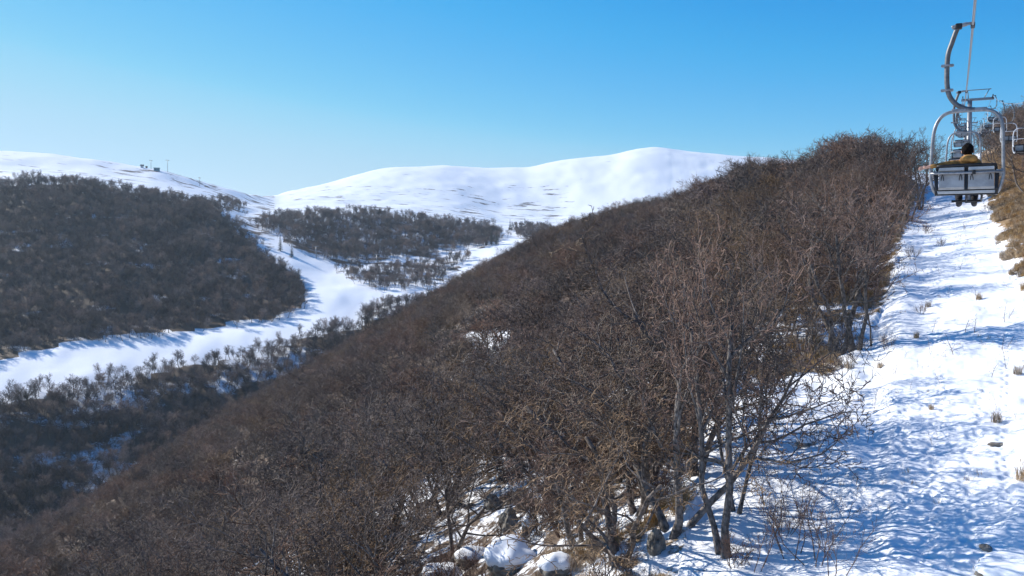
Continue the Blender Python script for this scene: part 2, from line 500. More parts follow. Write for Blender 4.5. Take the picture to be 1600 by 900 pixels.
def attributes(x, y, z):
    px, py = to_px(x, y, z)
    r = np.hypot(x, y)
    s, t = st(x, y)
    tc = np.clip(np.arctan2(x, y), -R(39.5), R(40.5))
    Yv = r * np.cos(tc)
    Yb = np.interp(800 + F * np.tan(tc), *L_BREAK)
    near = Yv < Yb * 1.04
    wood = near & (t < run_edge(s))
    bank = near & (t > bank_edge(s))
    bare = np.zeros(x.shape); grassy = np.zeros(x.shape); farv = np.zeros(x.shape)
    big = fbm(x / 23.0, y / 23.0, 3)
    # the near wood: patches of litter and snow, barer further down the flank
    edge_in = np.clip((run_edge(s) - t) / 5.0, 0, 1)
    bw = 0.40 + 0.13 * edge_in + 0.10 * big + 0.16 * smooth(45, 120, r)
    bw = np.where(poly_mask(px, py, P_CLEAR), 0.40, bw)
    bw = np.where(poly_mask(px, py, P_CLEAR2), 0.36, bw)
    bw = bw - 0.13 * smooth(48, 53, y) * smooth(64, 58, y) * (px < 780)
    bw = bw + 0.03 * smooth(45, 38, r)
    bare = np.where(wood, bw, bare)
    grassy = np.where(wood, np.clip(0.9 - edge_in, 0.0, 1) * 0.8 + np.clip(big, 0, 0.5) * 0.5, grassy)
    # open run
    run = near & ~wood & ~bank
    bare = np.where(run, 0.235 + 0.12 * smooth(2.0, 0.0, np.minimum(t - run_edge(s), bank_edge(s) - t)) + 0.09 * smooth(50, 140, r), bare)
    grassy = np.where(run, 0.5, grassy)
    # bank on the far side of the run
    bb = 0.33 + 0.30 * smooth(0.0, 1.6, t - bank_edge(s)) + 0.13 * big
    bare = np.where(bank, bb, bare)
    grassy = np.where(bank, 0.95 - 0.6 * smooth(7, 13, t - bank_edge(s)), grassy)
    # beyond the brow
    fr = ~near
    forest = np.zeros(x.shape, bool)
    jx, jy = 9 * fbm(x / 28, y / 28, 3), 4.5 * fbm(x / 24 + 9, y / 24, 3)
    for P in (P_LEFT, P_BANK, P_MID, P_MID2, P_MID3, P_TOP): forest |= poly_mask(px + jx, py + jy, P)
    forest &= fr & (Yv < 1400)
    bare = np.where(fr & forest, np.where(poly_mask(px, py, P_LEFT), 0.61, np.where(poly_mask(px, py, P_BANK), 0.54, 0.47)) + 0.12 * big, bare)  # litter share; raised in left and bank woods to paint in their shade
    farv = np.where(fr & ~forest, 1.0, np.where(fr, 0.75, 0.0))
    streak = np.zeros(x.shape)
    hi = fr & ~forest & (Yv > 880)
    b0 = np.where(hi, 0.30, 0.1)
    b0 = np.where(hi & (px < 430), 0.36 + 0.10 * smooth(250, 300, py - 0.12 * px + 10), b0)
    b0 = np.where(hi & (px > 300) & (px < 430) & (py > 285), 0.43, b0)
    b0 = np.where(hi & (px > 450) & (py > 290) & (px < 900), 0.385, b0)
    b0 = np.where(hi & (px > 720) & (px < 880) & (py > 316) & (py < 348), 0.42, b0)
    b0 = np.where(hi & (px < 300) & (py > 262), 0.41, b0)
    bare = np.where(fr & ~forest, b0, bare)
    return bare, grassy, farv, wood, bank, run, forest, near, px, py

bare_, grassy_, far_, wood_, bank_, run_, forest_, near_, PXG, PYG = attributes(XG, YG, Z0)
# relief
rel = np.zeros_like(Z0)
nearw = smooth(90, 40, RG)
rel += np.where(near_, 0.16 * fbm(XG / 3.1, YG / 3.1, 3) * smooth(400, 120, RG), 0)
rel += nearw * (0.06 * fbm(XG / 1.0, YG / 1.3, 3) + 0.02 * fbm(XG / 0.28, YG / 0.28, 2))
rel += np.where(wood_, 0.35 * fbm(XG / 6.0, YG / 6.0, 2), 0)
rel += np.where(bank_, 0.14 * fbm(XG / 2.4, YG / 2.4, 3), 0)
farw = smooth(500, 900, RG)
rel += np.where(~near_, (2.6 * fbm(XG / 75, YG / 120, 4)) * smooth(430, 620, RG) * smooth(3300, 2400, RG), 0)
rel += np.where(~near_, 5.0 * fbm(XG / 420, YG / 420, 4) * smooth(1100, 1700, RG) * smooth(3350, 2700, RG), 0)
rel += np.where(~near_ & (RG > 2500), 2.5 * fbm(XG / 130, YG / 130, 4), 0)
rel += np.where(~near_ & forest_, 1.2 * fbm(XG / 25, YG / 25, 3), 0)
ZG = Z0 + rel

def ground_z(x, y):
    x = np.atleast_1d(np.asarray(x, float)); y = np.atleast_1d(np.asarray(y, float))
    th = np.arctan2(x, y); r = np.clip(np.hypot(x, y), RR[0], RR[-1] - 1)
    i = np.clip(np.searchsorted(TH, th) - 1, 0, len(TH) - 2)
    j = np.clip(np.searchsorted(RR, r) - 1, 0, len(RR) - 2)
    a = (th - TH[i]) / (TH[i + 1] - TH[i]); b = (r - RR[j]) / (RR[j + 1] - RR[j])
    return (ZG[i, j] * (1 - a) * (1 - b) + ZG[i + 1, j] * a * (1 - b) + ZG[i, j + 1] * (1 - a) * b + ZG[i + 1, j + 1] * a * b)

def ground_at(px, py):
    """the point of the ground seen through a pixel of the photograph"""
    sx, sz = slopes(px, py)
    Y = np.exp(np.linspace(math.log(8), math.log(4200), 6000))
    g = ground_z(sx * Y, Y) - sz * Y
    hit = np.nonzero((g[:-1] < 0) & (g[1:] >= 0))[0]
    k = hit[0] if len(hit) else len(Y) - 2
    t = 0 if g[k + 1] == g[k] else np.clip(-g[k] / (g[k + 1] - g[k]), 0, 1)
    y = Y[k] + (Y[k + 1] - Y[k]) * t
    return Vector((sx * y, y, float(ground_z(sx * y, y)[0])))

# animal tracks in the snow of the run
tr = random.Random(5)
tracks = [[(1534, 610), (1523, 662), (1511, 720), (1509, 770), (1511, 835), (1521, 884)], [(1412, 640), (1411, 681), (1407, 713), (1411, 765), (1418, 800)],
          [(1316, 700), (1323, 727), (1346, 783), (1362, 818)], [(1497, 858), (1475, 878), (1468, 900)], [(1398, 850), (1385, 880)], [(1470, 470), (1462, 540), (1475, 620), (1450, 700), (1462, 800), (1440, 890)], [(1568, 520), (1574, 600), (1566, 700), (1580, 800)]]
for tk in tracks:
    pts = [ground_at(*p) for p in tk]
    for a, b in zip(pts[:-1], pts[1:]):
        L = (b - a).length
        n = max(1, int(L / 0.34))
        for k in range(n):
            p = a.lerp(b, (k + tr.random() * 0.3) / n)
            side = (b - a).cross(Vector((0, 0, 1))).normalized() * (0.09 if k % 2 else -0.09)
            cx, cy = p.x + side.x + tr.uniform(-.03, .03), p.y + side.y + tr.uniform(-.03, .03)
            th, r = math.atan2(cx, cy), math.hypot(cx, cy)
            i0, i1 = np.searchsorted(TH, [th - 0.3 / r, th + 0.3 / r]); j0, j1 = np.searchsorted(RR, [r - 0.3, r + 0.3])
            d = np.hypot(XG[i0:i1, j0:j1] - cx, YG[i0:i1, j0:j1] - cy)
            ZG[i0:i1, j0:j1] += -0.12 * np.exp(-(d / 0.10) ** 2) + 0.02 * np.exp(-((d - 0.16) / 0.05) ** 2)

nT, nR = ZG.shape
idx = np.arange(nT * nR).reshape(nT, nR)
quads = np.stack([idx[:-1, :-1], idx[1:, :-1], idx[1:, 1:], idx[:-1, 1:]], -1).reshape(-1, 4)
me = mesh_data('ground', np.stack([XG, YG, ZG], -1).reshape(-1, 3), [quads[:, ::-1]], M_GROUND)
for nm, arr in (('bare', bare_), ('grassy', grassy_), ('far', far_)):
    a = me.attributes.new(nm, 'FLOAT', 'POINT')
    a.data.foreach_set('value', arr.astype(np.float32).ravel())
ground = link('ground', me)
tag(ground, 'snow covered mountain ground with a ski run, valley and far white summit', kind='structure')
if me.polygons[len(me.polygons) // 2].normal.z < 0:
    me.flip_normals()

# ------------------------------------------------------------------ trees
def chains_to_mesh(groups):
    """groups: list of (list of chains, sides); a chain is a list of (x, y, z, r)"""
    VV, TT, QQ, base = [], [], [], 0
    for chains, k in groups:
        by = {}
        for c in chains: by.setdefault(len(c), []).append(c)
        for n, cs in by.items():
            A = np.array(cs, dtype=np.float64)                       # m, n, 4
            P, r = A[..., :3], A[..., 3]
            d = P[:, -1] - P[:, 0]; d /= np.linalg.norm(d, axis=1, keepdims=True) + 1e-9
            ref = np.where(np.abs(d[:, 2:3]) < 0.8, [[0, 0, 1.]], [[1., 0, 0]])
            a = np.cross(d, ref); a /= np.linalg.norm(a, axis=1, keepdims=True) + 1e-9
            b = np.cross(d, a)
            ang = 2 * np.pi * np.arange(k) / k
            off = a[:, None, :] * np.cos(ang)[None, :, None] + b[:, None, :] * np.sin(ang)[None, :, None]      # m,k,3
            V = P[:, :, None, :] + off[:, None, :, :] * r[:, :, None, None]                                 # m,n,k,3
            m = len(cs)
            I = base + np.arange(m * n * k).reshape(m, n, k)
            J = np.roll(I, -1, axis=2)
            q = np.stack([I[:, :-1], J[:, :-1], J[:, 1:], I[:, 1:]], -1).reshape(-1, 4)
            VV.append(V.reshape(-1, 3)); QQ.append(q); base += m * n * k
    return np.concatenate(VV), np.concatenate(QQ)

def gen_tree(seed, H=7.0, stems=2, n=(7, 8, 7, 6), ratio=(0.80, 0.52, 0.50, 0.50), r0=0.10, twig=0.007, segs=(6, 6, 4, 3, 2), lean=0.25, spread=1.0, up=0.10, stem_part=0.55, maxlev=4, r0_=None):
    rn = random.Random(seed)
    g = rn.gauss
    out = [[] for _ in range(5)]
    def grow(p, d, L, r, lev):
        k = segs[lev]
        step = L / k
        pts = [(p.x, p.y, p.z, r)]
        pos = [p]
        wob = (0.16, 0.24, 0.30, 0.32, 0.35)[lev]
        tro = (0.06, up, up * 0.7, 0.05, 0.03)[lev]
        tip = (0.55, 0.25, 0.25, 0.45, 0.5)[lev]
        for i in range(k):
            d = (d + Vector((g(0, wob), g(0, wob), g(0, wob) + tro))).normalized()
            p = p + d * step
            pos.append(p)
            f = (i + 1) / k
            pts.append((p.x, p.y, p.z, max(r * (1 - f * (1 - tip)), twig * 0.6)))
        if lev < 2:
            e = p + d * r * 0.4
            pts.append((e.x, e.y, e.z, 0.0005))
        out[lev].append(pts)
        if lev >= maxlev: return
        cnt = n[lev]
        a = rn.uniform(0, 6.28)
        start = (0.38, 0.22, 0.15, 0.12)[lev]
        for c in range(cnt):
            f = start + (1 - start) * (c + rn.random()) / cnt
            q = f * k; i = min(int(q), k - 1)
            bp = pos[i].lerp(pos[i + 1], q - i)
            ax = (pos[i + 1] - pos[i]).normalized()
            a += 2.4 + rn.uniform(-.5, .5)
            s1 = ax.cross(Vector((0.3, 0.2, 1)) if abs(ax.z) < 0.9 else Vector((1, 0, 0))).normalized()
            s2 = ax.cross(s1)
            sd_ = s1 * math.cos(a) + s2 * math.sin(a)
            an = R(rn.uniform(32, 62)) * spread
            cd = (ax * math.cos(an) + sd_ * math.sin(an)).normalized()
            lr = r * (1 - f * (1 - tip))
            grow(bp, cd, L * ratio[lev] * rn.uniform(0.7, 1.2) * (1 - 0.32 * f if lev else 1 - 0.2 * f), max(lr * (0.62, 0.55, 0.5, 0.6)[lev], twig), lev + 1)
        return
    for k in range(stems):
        a = 6.28 * k / stems + rn.uniform(-.6, .6)
        ln = lean * rn.uniform(0.5, 1.4) if stems > 1 else lean * 0.5
        d = Vector((math.cos(a) * ln, math.sin(a) * ln, 1)).normalized()
        grow(Vector((math.cos(a) * 0.12 * (stems > 1), math.sin(a) * 0.12 * (stems > 1), -0.25)), d, H * stem_part * rn.uniform(0.85, 1.1), r0 * rn.uniform(0.8, 1.15), 0)
    # flare at the foot
    for c in out[0]:
        x, y, z, r = c[0]; c[0] = (x, y, z, r * 1.45)
    zs = max(p[2] for c in out[min(3, maxlev)] for p in c)
    f = H / zs
    return [[[(x * f, y * f, z * f, r) for x, y, z, r in c] for c in lev] for lev in out]

def leaf_quads(chains, count, size, rn):
    V, Q = [], []
    for k in range(count):
        c = rn.choice(chains); p = Vector(c[-1][:3])
        a = Vector((rn.gauss(0, 1), rn.gauss(0, 1), rn.gauss(0, 1))).normalized()
        b = a.cross(Vector((rn.gauss(0, 1), rn.gauss(0, 1), rn.gauss(0, 1)))).normalized()
        s = size * rn.uniform(.6, 1.2)
        i = len(V)
        V += [p, p + a * s + b * s * .4, p + a * s * 2, p + a * s - b * s * .4]
        Q.append((i, i + 1, i + 2, i + 3))
    return np.array([tuple(v) for v in V]), np.array(Q)

HI, MID, LOW = [], [], []
def parted(seed, sides=(8, 5, 3, 3, 3), mats=None, **kw):
    ch = gen_tree(seed, **kw)
    Vt, Qt = chains_to_mesh([(ch[0], sides[0]), (ch[1], sides[1])])
    trunk = mesh_data('trunk', Vt, [Qt], M_BARK)
    Vb, Qb = chains_to_mesh([(ch[2], sides[2])])
    Vc, Qc = chains_to_mesh([(ch[i], sides[i]) for i in (3, 4) if ch[i]])
    crown = mesh_data('crown', np.concatenate([Vb, Vc]), [np.concatenate([Qb, Qc + len(Vb)])], [M_BARK, M_TWIG], face_mat=np.concatenate([np.zeros(len(Qb)), np.ones(len(Qc))]))
    return trunk, crown, ch

hi_specs = [dict(H=7.4, stems=2, lean=.30), dict(H=6.8, stems=3, lean=.38, spread=1.05), dict(H=7.6, stems=1, stem_part=.62, spread=1.05), dict(H=6.4, stems=3, lean=.45, up=.06),
            dict(H=7.0, stems=2, lean=.22, up=.14), dict(H=6.0, stems=4, lean=.5, r0=.09)]
for k, sp in enumerate(hi_specs):
    st_ = sp.get('stems', 2)
    nn = {1: (10, 8, 6, 3), 2: (7, 7, 6, 3), 3: (5, 7, 6, 3), 4: (4, 6, 6, 3)}[st_]
    HI.append(parted(100 + k, n=nn, twig=0.0125, **sp))
    HI[k][1].materials[1] = (M_TWIG, M_TWIG_B, M_TWIG_C, M_TWIG, M_TWIG_C, M_TWIG_B)[k]
for k in range(5):
    st_ = 1 + k % 3
    MID.append(parted(200 + k, n={1: (9, 8, 8, 0), 2: (7, 7, 7, 0), 3: (5, 7, 7, 0)}[st_], sides=(6, 4, 3, 3, 3), segs=(4, 4, 3, 3, 2), maxlev=3, twig=0.013, H=6.2, stems=st_, lean=.35, r0=.12, ratio=(.85, .58, .62, .5)))

def joined_tree(name, seed, mt, **kw):
    """a small tree in one mesh, for the far woods"""
    ch = gen_tree(seed, **kw)
    Vt, Qt = chains_to_mesh([(ch[0], 5), (ch[1], 3)])
    Vc, Qc = chains_to_mesh([(ch[i], 3) for i in (2, 3, 4) if ch[i]])
    V = np.concatenate([Vt, Vc]); Q = np.concatenate([Qt, Qc + len(Vt)])
    me = mesh_data(name, V, [Q], [M_BARK, mt], face_mat=np.concatenate([np.zeros(len(Qt)), np.ones(len(Qc))]))
    return bpy.data.objects.new(name, me)

mid_src, low_src, tall_src = [], [], []
MIDC = [[t_, c_] for t_, c_, _c in MID]
for k in range(5):
    MIDC[k][1].materials[1] = (M_TWIG_C, M_TWIG, M_TWIG, M_TWIG_B, M_TWIG_B)[k]
for k in range(5):
    tr_, cr_, ch_ = MID[k]
    V = np.empty(len(tr_.vertices) * 3, np.float32); tr_.vertices.foreach_get('co', V)
    mid_src.append(joined_tree('wood_tree', 200 + k, (M_TWIG_C, M_TWIG, M_TWIG, M_TWIG_B, M_TWIG_B)[k], n={1: (9, 8, 8, 0), 2: (7, 7, 8, 0), 3: (5, 7, 8, 0)}[1 + k % 3], segs=(4, 4, 3, 2, 2), maxlev=3, twig=0.016, H=6.0, stems=1 + k % 3, lean=.35, r0=.12, ratio=(.85, .58, .62, .5)))
for k in range(5):
    low_src.append(joined_tree('wood_tree', 300 + k, (M_TWIG_C, M_TWIG_C, M_TWIG, M_TWIG, M_TWIG_B)[k], n=(8, 7, 7, 0), segs=(3, 3, 2, 2, 1), maxlev=3, twig=0.026, H=5.8, stems=1 + k % 2, lean=.3, r0=.12, ratio=(.85, .60, .66, .5)))
for k in range(5):
    tall_src.append(joined_tree('wood_tree', 400 + k, (M_FARTWIG_C, M_FARTWIG_C, M_FARTWIG, M_FARTWIG_B, M_FARTWIG_B)[k], n=(11, 9, 8, 0), segs=(5, 3, 2, 2, 1), maxlev=3, twig=0.027, H=11.0, stems=1, lean=.2, r0=.17, ratio=(.52, .56, .55, .5), stem_part=.70, up=.20, spread=.9))

def scatter(name, label, pts, rot, scl, var, src, kind='stuff'):
    """one object that stands copies of the source trees on its points"""
    me = bpy.data.meshes.new(name)
    pts = np.asarray(pts, np.float32)
    me.vertices.add(len(pts)); me.vertices.foreach_set('co', pts.ravel())
    a = me.attributes.new('turn', 'FLOAT_VECTOR', 'POINT'); a.data.foreach_set('vector', np.asarray(rot, np.float32).ravel())
    a = me.attributes.new('grow', 'FLOAT_VECTOR', 'POINT'); a.data.foreach_set('vector', np.asarray(scl, np.float32).ravel())
    a = me.attributes.new('pick', 'INT', 'POINT'); a.data.foreach_set('value', np.asarray(var, np.int32))
    me.update()
    o = link(name, me)
    tag(o, label, kind=kind)
    g = bpy.data.node_groups.new(name, 'GeometryNodeTree')
    g.interface.new_socket('Geometry', in_out='INPUT', socket_type='NodeSocketGeometry')
    g.interface.new_socket('Geometry', in_out='OUTPUT', socket_type='NodeSocketGeometry')
    N = g.nodes.new
    gi, go, ip, jn = N('NodeGroupInput'), N('NodeGroupOutput'), N('GeometryNodeInstanceOnPoints'), N('GeometryNodeJoinGeometry')
    for s_ in src:
        oi = N('GeometryNodeObjectInfo'); oi.inputs['Object'].default_value = s_; oi.inputs['As Instance'].default_value = True
        g.links.new(oi.outputs['Geometry'], jn.inputs[0])
    def attr(nm, t):
        q = N('GeometryNodeInputNamedAttribute'); q.data_type = t; q.inputs['Name'].default_value = nm
        return q.outputs[0]
    g.links.new(gi.outputs[0], ip.inputs['Points']); g.links.new(jn.outputs[0], ip.inputs['Instance'])
    ip.inputs['Pick Instance'].default_value = True
    g.links.new(attr('pick', 'INT'), ip.inputs['Instance Index'])
    g.links.new(attr('turn', 'FLOAT_VECTOR'), ip.inputs['Rotation'])
    g.links.new(attr('grow', 'FLOAT_VECTOR'), ip.inputs['Scale'])
    g.links.new(ip.outputs[0], go.inputs[0])
    md = o.modifiers.new('scatter', 'NODES'); md.node_group = g
    return o

def poisson(x0, x1, y0, y1, d, seed):
    """jittered grid of about spacing d"""
    r_ = np.random.default_rng(seed)
    gx, gy = np.meshgrid(np.arange(x0, x1, d), np.arange(y0, y1, d))
    gx = gx + (np.arange(gx.shape[0]) % 2)[:, None] * d * .5
    return (gx + r_.uniform(-.42, .42, gx.shape) * d).ravel(), (gy + r_.uniform(-.42, .42, gy.shape) * d).ravel()

def in_view(px, py, H, Y, m=60):
    return (px > -m - 60) & (px < 1600 + m) & (py - H * F / Y < 900 + 20) & (py > -50)

# hand placed trees by the run: pixel of the foot, height, variant, turn, lean, label
def add_tree(src, loc, H, rz, tilt=(0, 0), wide=1.0, label='', group=None, name='bare_tree', ref=None):
    o = empty(name, loc, rz)
    h0 = ref
    o.scale = (H / h0 * wide, H / h0 * wide, H / h0)
    o.rotation_euler = (tilt[0], tilt[1], rz)
    tag(o, label, 'tree', group)
    link('trunk', src[0], o); link('crown', src[1], o)
    return o

G_RUN = 'bare trees along the left edge of the snow run'
G_WOOD = 'bare trees of the wood on the near hillside'
HH = [s.get('H') for s in hi_specs]
for k, (st_, nn) in enumerate(((2, (6, 6, 6, 3)), (1, (9, 6, 6, 3)), (3, (4, 6, 6, 3)))):
    HI.append(parted(130 + k, n=nn, twig=0.0125, H=7.4, stems=st_, lean=.28, r0=.12, up=.13, stem_part=.62, ratio=(.66, .55, .52, .5)))
    HH.append(7.4)
heroes = [
    (1128, 868, 9.6, 6, 5.3, (0.0, -0.17), 0.66, 'large forked bare tree with a pale sunlit stem, nearest at the run edge', True),
    (1150, 800, 8.2, 4, 4.2, (0.03, -0.08), 0.62, 'slim dark upright tree just behind the pale forked one at the run edge'),
    (1050, 830, 8.0, 3, 4.3, (0.0, -0.12), 1.0, 'low wide tree leaning downhill left of the pale forked one'),
    (1072, 690, 9.2, 1, 2.2, (0.0, -0.02), 1.1, 'large dense crowned tree rising behind the many stemmed one, darkest of the group'),
    (1095, 680, 8.6, 0, 4.4, (0.0, -0.06), 0.75, 'tall twin stemmed tree close left of the crooked slender one'),
    (1010, 640, 8.6, 3, 0.4, (0.0, 0.0), 1.15, 'broad round crowned tree left of the darkest dense crowned one'),
    (965, 868, 5.2, 5, 0.9, (0.0, -0.15), 1.5, 'low sprawling dark tree in the tangle at the bottom of the wood'),
    (905, 845, 5.4, 3, 2.9, (0.0, -0.1), 1.3, 'dense bushy dark tree right above the snow dusted small rock'),
    (1000, 800, 6.6, 5, 3.9, (0.05, -0.12), 1.3, 'wide tangled tree behind the low sprawling one at the bottom'),
    (950, 745, 7.2, 3, 5.2, (0.0, -0.05), 1.15, 'round many stemmed tree above the tangle at the bottom of the wood'),
    (1035, 705, 7.6, 0, 1.6, (0.0, -0.05), 1.1, 'twin stemmed grey tree left of the many stemmed one behind the pale tree'),
    (870, 770, 6.4, 5, 0.2, (0.0, -0.05), 1.2, 'reddish bushy tree above the bare grey upright rock'),
    (1090, 740, 8.2, 1, 3.0, (0.0, -0.08), 0.9, 'many stemmed bare tree behind the pale forked tree'),
    (1162, 618, 7.4, 7, 5.1, (0.0, 0.08), 0.55, 'crooked slender tree with a kinked stem beside the snowy clearing'),
    (1305, 556, 9.2, 8, 0.7, (0.0, 0.05), 1.0, 'broad thick stemmed bare tree amid tan grass at the run edge'),
    (1338, 546, 8.8, 6, 2.6, (0.0, 0.0), 0.85, 'tall twin stemmed tree right beside the broad tree amid tan grass'),
    (1362, 541, 5.0, 7, 1.9, (0.0, 0.0), 0.7, 'short slender tree standing out on the snow in front of the twin stemmed one'),
    (1258, 560, 4.8, 5, 4.0, (0.0, -0.03), 1.0, 'low bushy reddish tree in tan grass of the clearing'),
    (1438, 328, 10.0, 8, 3.3, (0.0, -0.04), 0.75, 'tallest dark tree at the top left border of the run beside the chair'),
    (1422, 345, 9.5, 4, 1.0, (0.0, 0.0), 0.8, 'dark tree with a straight trunk close left of the occupied chair'),
    (1408, 362, 7.0, 2, 2.0, (0.0, 0.0), 0.9, 'dark upright tree at the upper run, left of the one beside the chair'),
]
hero_xy = []
for h in heroes:
    p = ground_at(h[0], h[1])
    v = h[3]
    o = add_tree(HI[v], p, h[2], h[4], h[5], h[6], h[7], G_RUN, ref=HH[v])
    hero_xy.append((p.x, p.y))
hero_xy = np.array(hero_xy)

# --- the wood on the near hillside
x, y = poisson(-190, 320, 8, 460, 3.3, 11)
s_, t_ = st(x, y)
tc = np.arctan2(x, y); r_ = np.hypot(x, y)
keep = (tc > -R(36)) & (tc < R(30)) & (r_ > 13)
x, y = x[keep], y[keep]
z = ground_z(x, y)
_b, _g, _f, wood, bank, run, forest, near, px, py = attributes(x, y, z)
s_, t_ = st(x, y)
depth_in = run_edge(s_) - t_
rg = np.random.default_rng(21)
ok = wood & (depth_in > 1.2) & in_view(px, py, 8, y) & ~poly_mask(px, py, P_CLEAR)
gaps = fbm(x / 14.0 + 31, y / 14.0, 2)
ok &= (gaps > -0.62) | (np.hypot(x, y) > 90)
ok &= rg.random(len(x)) > np.where((depth_in < 7) & (y < 48), 0.62, np.where(y < 62, 0.34, 0.05))
d2 = np.min(np.hypot(x[:, None] - hero_xy[None, :, 0], y[:, None] - hero_xy[None, :, 1]), axis=1)
ok &= d2 > 2.2
# keep the eyeline to the hand placed trees and the rocks open
ok &= ~((y < 26) & (px > 1035) & (px < 1300))
ok &= ~((px > 735) & (px < 880) & (py > 830) & (py < 1000))
ok &= ~((px > 1120) & (px < 1340) & (py > 540) & (py < 760))
ok &= ~((px > 1060) & (px < 1340) & (y < 40))
ok &= ~((px > 640) & (px < 905) & (y < 34) & (rg.random(len(x)) < .6))
ok &= ~((px < 760) & (y > 50) & (y < 60) & (rg.random(len(x)) < .6))
ok &= ~((y > 70) & (rg.random(len(x)) < .54))
ok &= ~((y < 46) & (depth_in < 5.0))
ok &= ~(poly_mask(px, py, P_CLEAR2) & (rg.random(len(x)) < .45))
x, y, z, px, py = x[ok], y[ok], z[ok], px[ok], py[ok]
rr = np.hypot(x, y)
order = np.argsort(rr)
x, y, z, px, py, rr = (a[order] for a in (x, y, z, px, py, rr))
NIND = 300 - len(heroes) - 14
hs = rg.uniform(0.72, 1.22, len(x))
size_here = 6.4 + 1.0 * fbm(x / 30, y / 30, 2)
H_ = np.clip(size_here * hs, 3.8, 9.0) * np.interp(rr, [30, 80, 300], [1.08, 1.10, 1.05])
CR = ['broad crowned', 'many stemmed', 'single stemmed', 'low wide', 'twin stemmed', 'bushy']
ZONES = [(48, [(180, 'in the lower left corner thicket'), (420, 'in the dense foreground thicket down the slope'), (640, 'in the sunlit thicket left of the boulders'),
               (900, 'just above the snow capped boulders'), (1700, 'in the near wood left of the run')]),
         (999, [(300, 'on the lowest flank beyond the foreground thicket'), (500, 'on the lower flank beyond the foreground thicket'), (720, 'behind the brow of the foreground thicket'), (950, 'halfway along the flank of the near hill'),
                (1100, 'deep in the wood left of the clearing'), (1250, 'in the wood behind the snowy clearing'), (1350, 'in the wood above the broad tree'), (1700, 'at the wood top beside the upper run')])]
def wood_label(px, py, rr, v, H, tone='brown'):
    lo = 0
    for hi, where in (ZONES[0] if rr < 48 else ZONES[1])[1]:
        if px < hi: break
        lo = hi
    f = (px - lo) / (hi - lo) if hi < 1700 else (px - lo) / 200
    side = 'left end' if f < .33 else 'middle' if f < .67 else 'right end'
    size = 'small' if H < 5.4 else 'large' if H > 7.0 else 'medium'
    return f'{size} {CR[v]} {tone} tree {where}, {side}'
for k in range(min(NIND, len(x))):
    v = int(rg.integers(0, 6))
    if rr[k] < 62:
        src, ref = HI[v], HH[v]
        lab = wood_label(px[k], py[k], rr[k], v, H_[k], ('brown', 'pale brown', 'dark grey', 'brown', 'dark grey', 'pale brown')[v])
    else:
        v2 = int(np.clip((0.5 + 0.55 * fbm(np.array([x[k] / 22]), np.array([y[k] / 22]), 3)[0] + rg.normal(0, .22)) * 5, 0, 4)); src, ref = MID[v2], 6.2
        lab = wood_label(px[k], py[k], rr[k], [2, 0, 1, 2, 0][v2], H_[k], ('dark grey', 'brown', 'brown', 'pale brown', 'pale brown')[v2])
    add_tree(src, (x[k], y[k], z[k]), H_[k], rg.uniform(0, 6.28), (rg.normal(0, .06), rg.normal(0, .06)), rg.uniform(.95, 1.2) * (1.18 if rr[k] > 62 else 1.0), lab, G_WOOD, ref=ref)
ri = slice(NIND, None)
def scatter_wood(name, label, x, y, z, H, href, src, seed, wide=(0.95, 1.25)):
    q = np.random.default_rng(seed)
    n = len(x)
    rot = np.stack([q.normal(0, .05, n), q.normal(0, .05, n), q.uniform(0, 6.28, n)], -1)
    f = H / href
    w = f * q.uniform(*wide, n)
    stand = 0.5 + 0.55 * fbm(x / (38 if href > 8 else 22), y / (38 if href > 8 else 22), 3) + q.normal(0, .22, n)
    half = 5
    pick = np.clip((stand * 5).astype(int), 0, 4)
    if len(src) > 5: pick = np.where(np.hypot(x, y) < 190, pick, pick + 5)
    scatter(name, label, np.stack([x, y, z], -1), rot, np.stack([w, w, f], -1), pick, src)
xr, yr, zr, Hr, rrr = x[ri], y[ri], z[ri], H_[ri], rr[ri]
m1 = rrr < 170
nm = len(mid_src)
scatter_wood('hillside_wood', 'brown leafless wood covering the flank of the near hill', xr, yr, zr, Hr, 6.0, mid_src + low_src, 31, (1.05, 1.35))

def forest_fill(name, label, poly, spacing, Hm, seed, src, href, bbox, dens=1.0, ymax=1350):
    x, y = poisson(*bbox, spacing, seed)
    tc = np.arctan2(x, y)
    k = (tc > -R(36)) & (tc < R(30)); x, y = x[k], y[k]
    z = ground_z(x, y)
    at = attributes(x, y, z)
    px, py, near = at[8], at[9], at[7]
    jit = np.random.default_rng(seed + 1)
    jx, jy = 9 * fbm(x / 28, y / 28, 3), 4.5 * fbm(x / 24 + 9, y / 24, 3)
    ok = poly_mask(px + jx + jit.normal(0, 4, len(px)), py + jy + jit.normal(0, 2, len(px)), poly) & ~near & (y < ymax) & in_view(px, py, 12, y, 30)
    cl = fbm(x / 40, y / 40, 3)
    ok &= jit.random(len(x)) < dens * np.clip(0.92 + 0.5 * cl, 0.35, 1)
    x, y, z = x[ok], y[ok], z[ok]
    H = Hm * jit.uniform(.6, 1.2, len(x)) * (1 + 0.22 * fbm(x / 45, y / 45, 2))
    scatter_wood(name, label, x, y, z, H, href, src, seed + 2, (1.0, 1.4))
    return len(x)

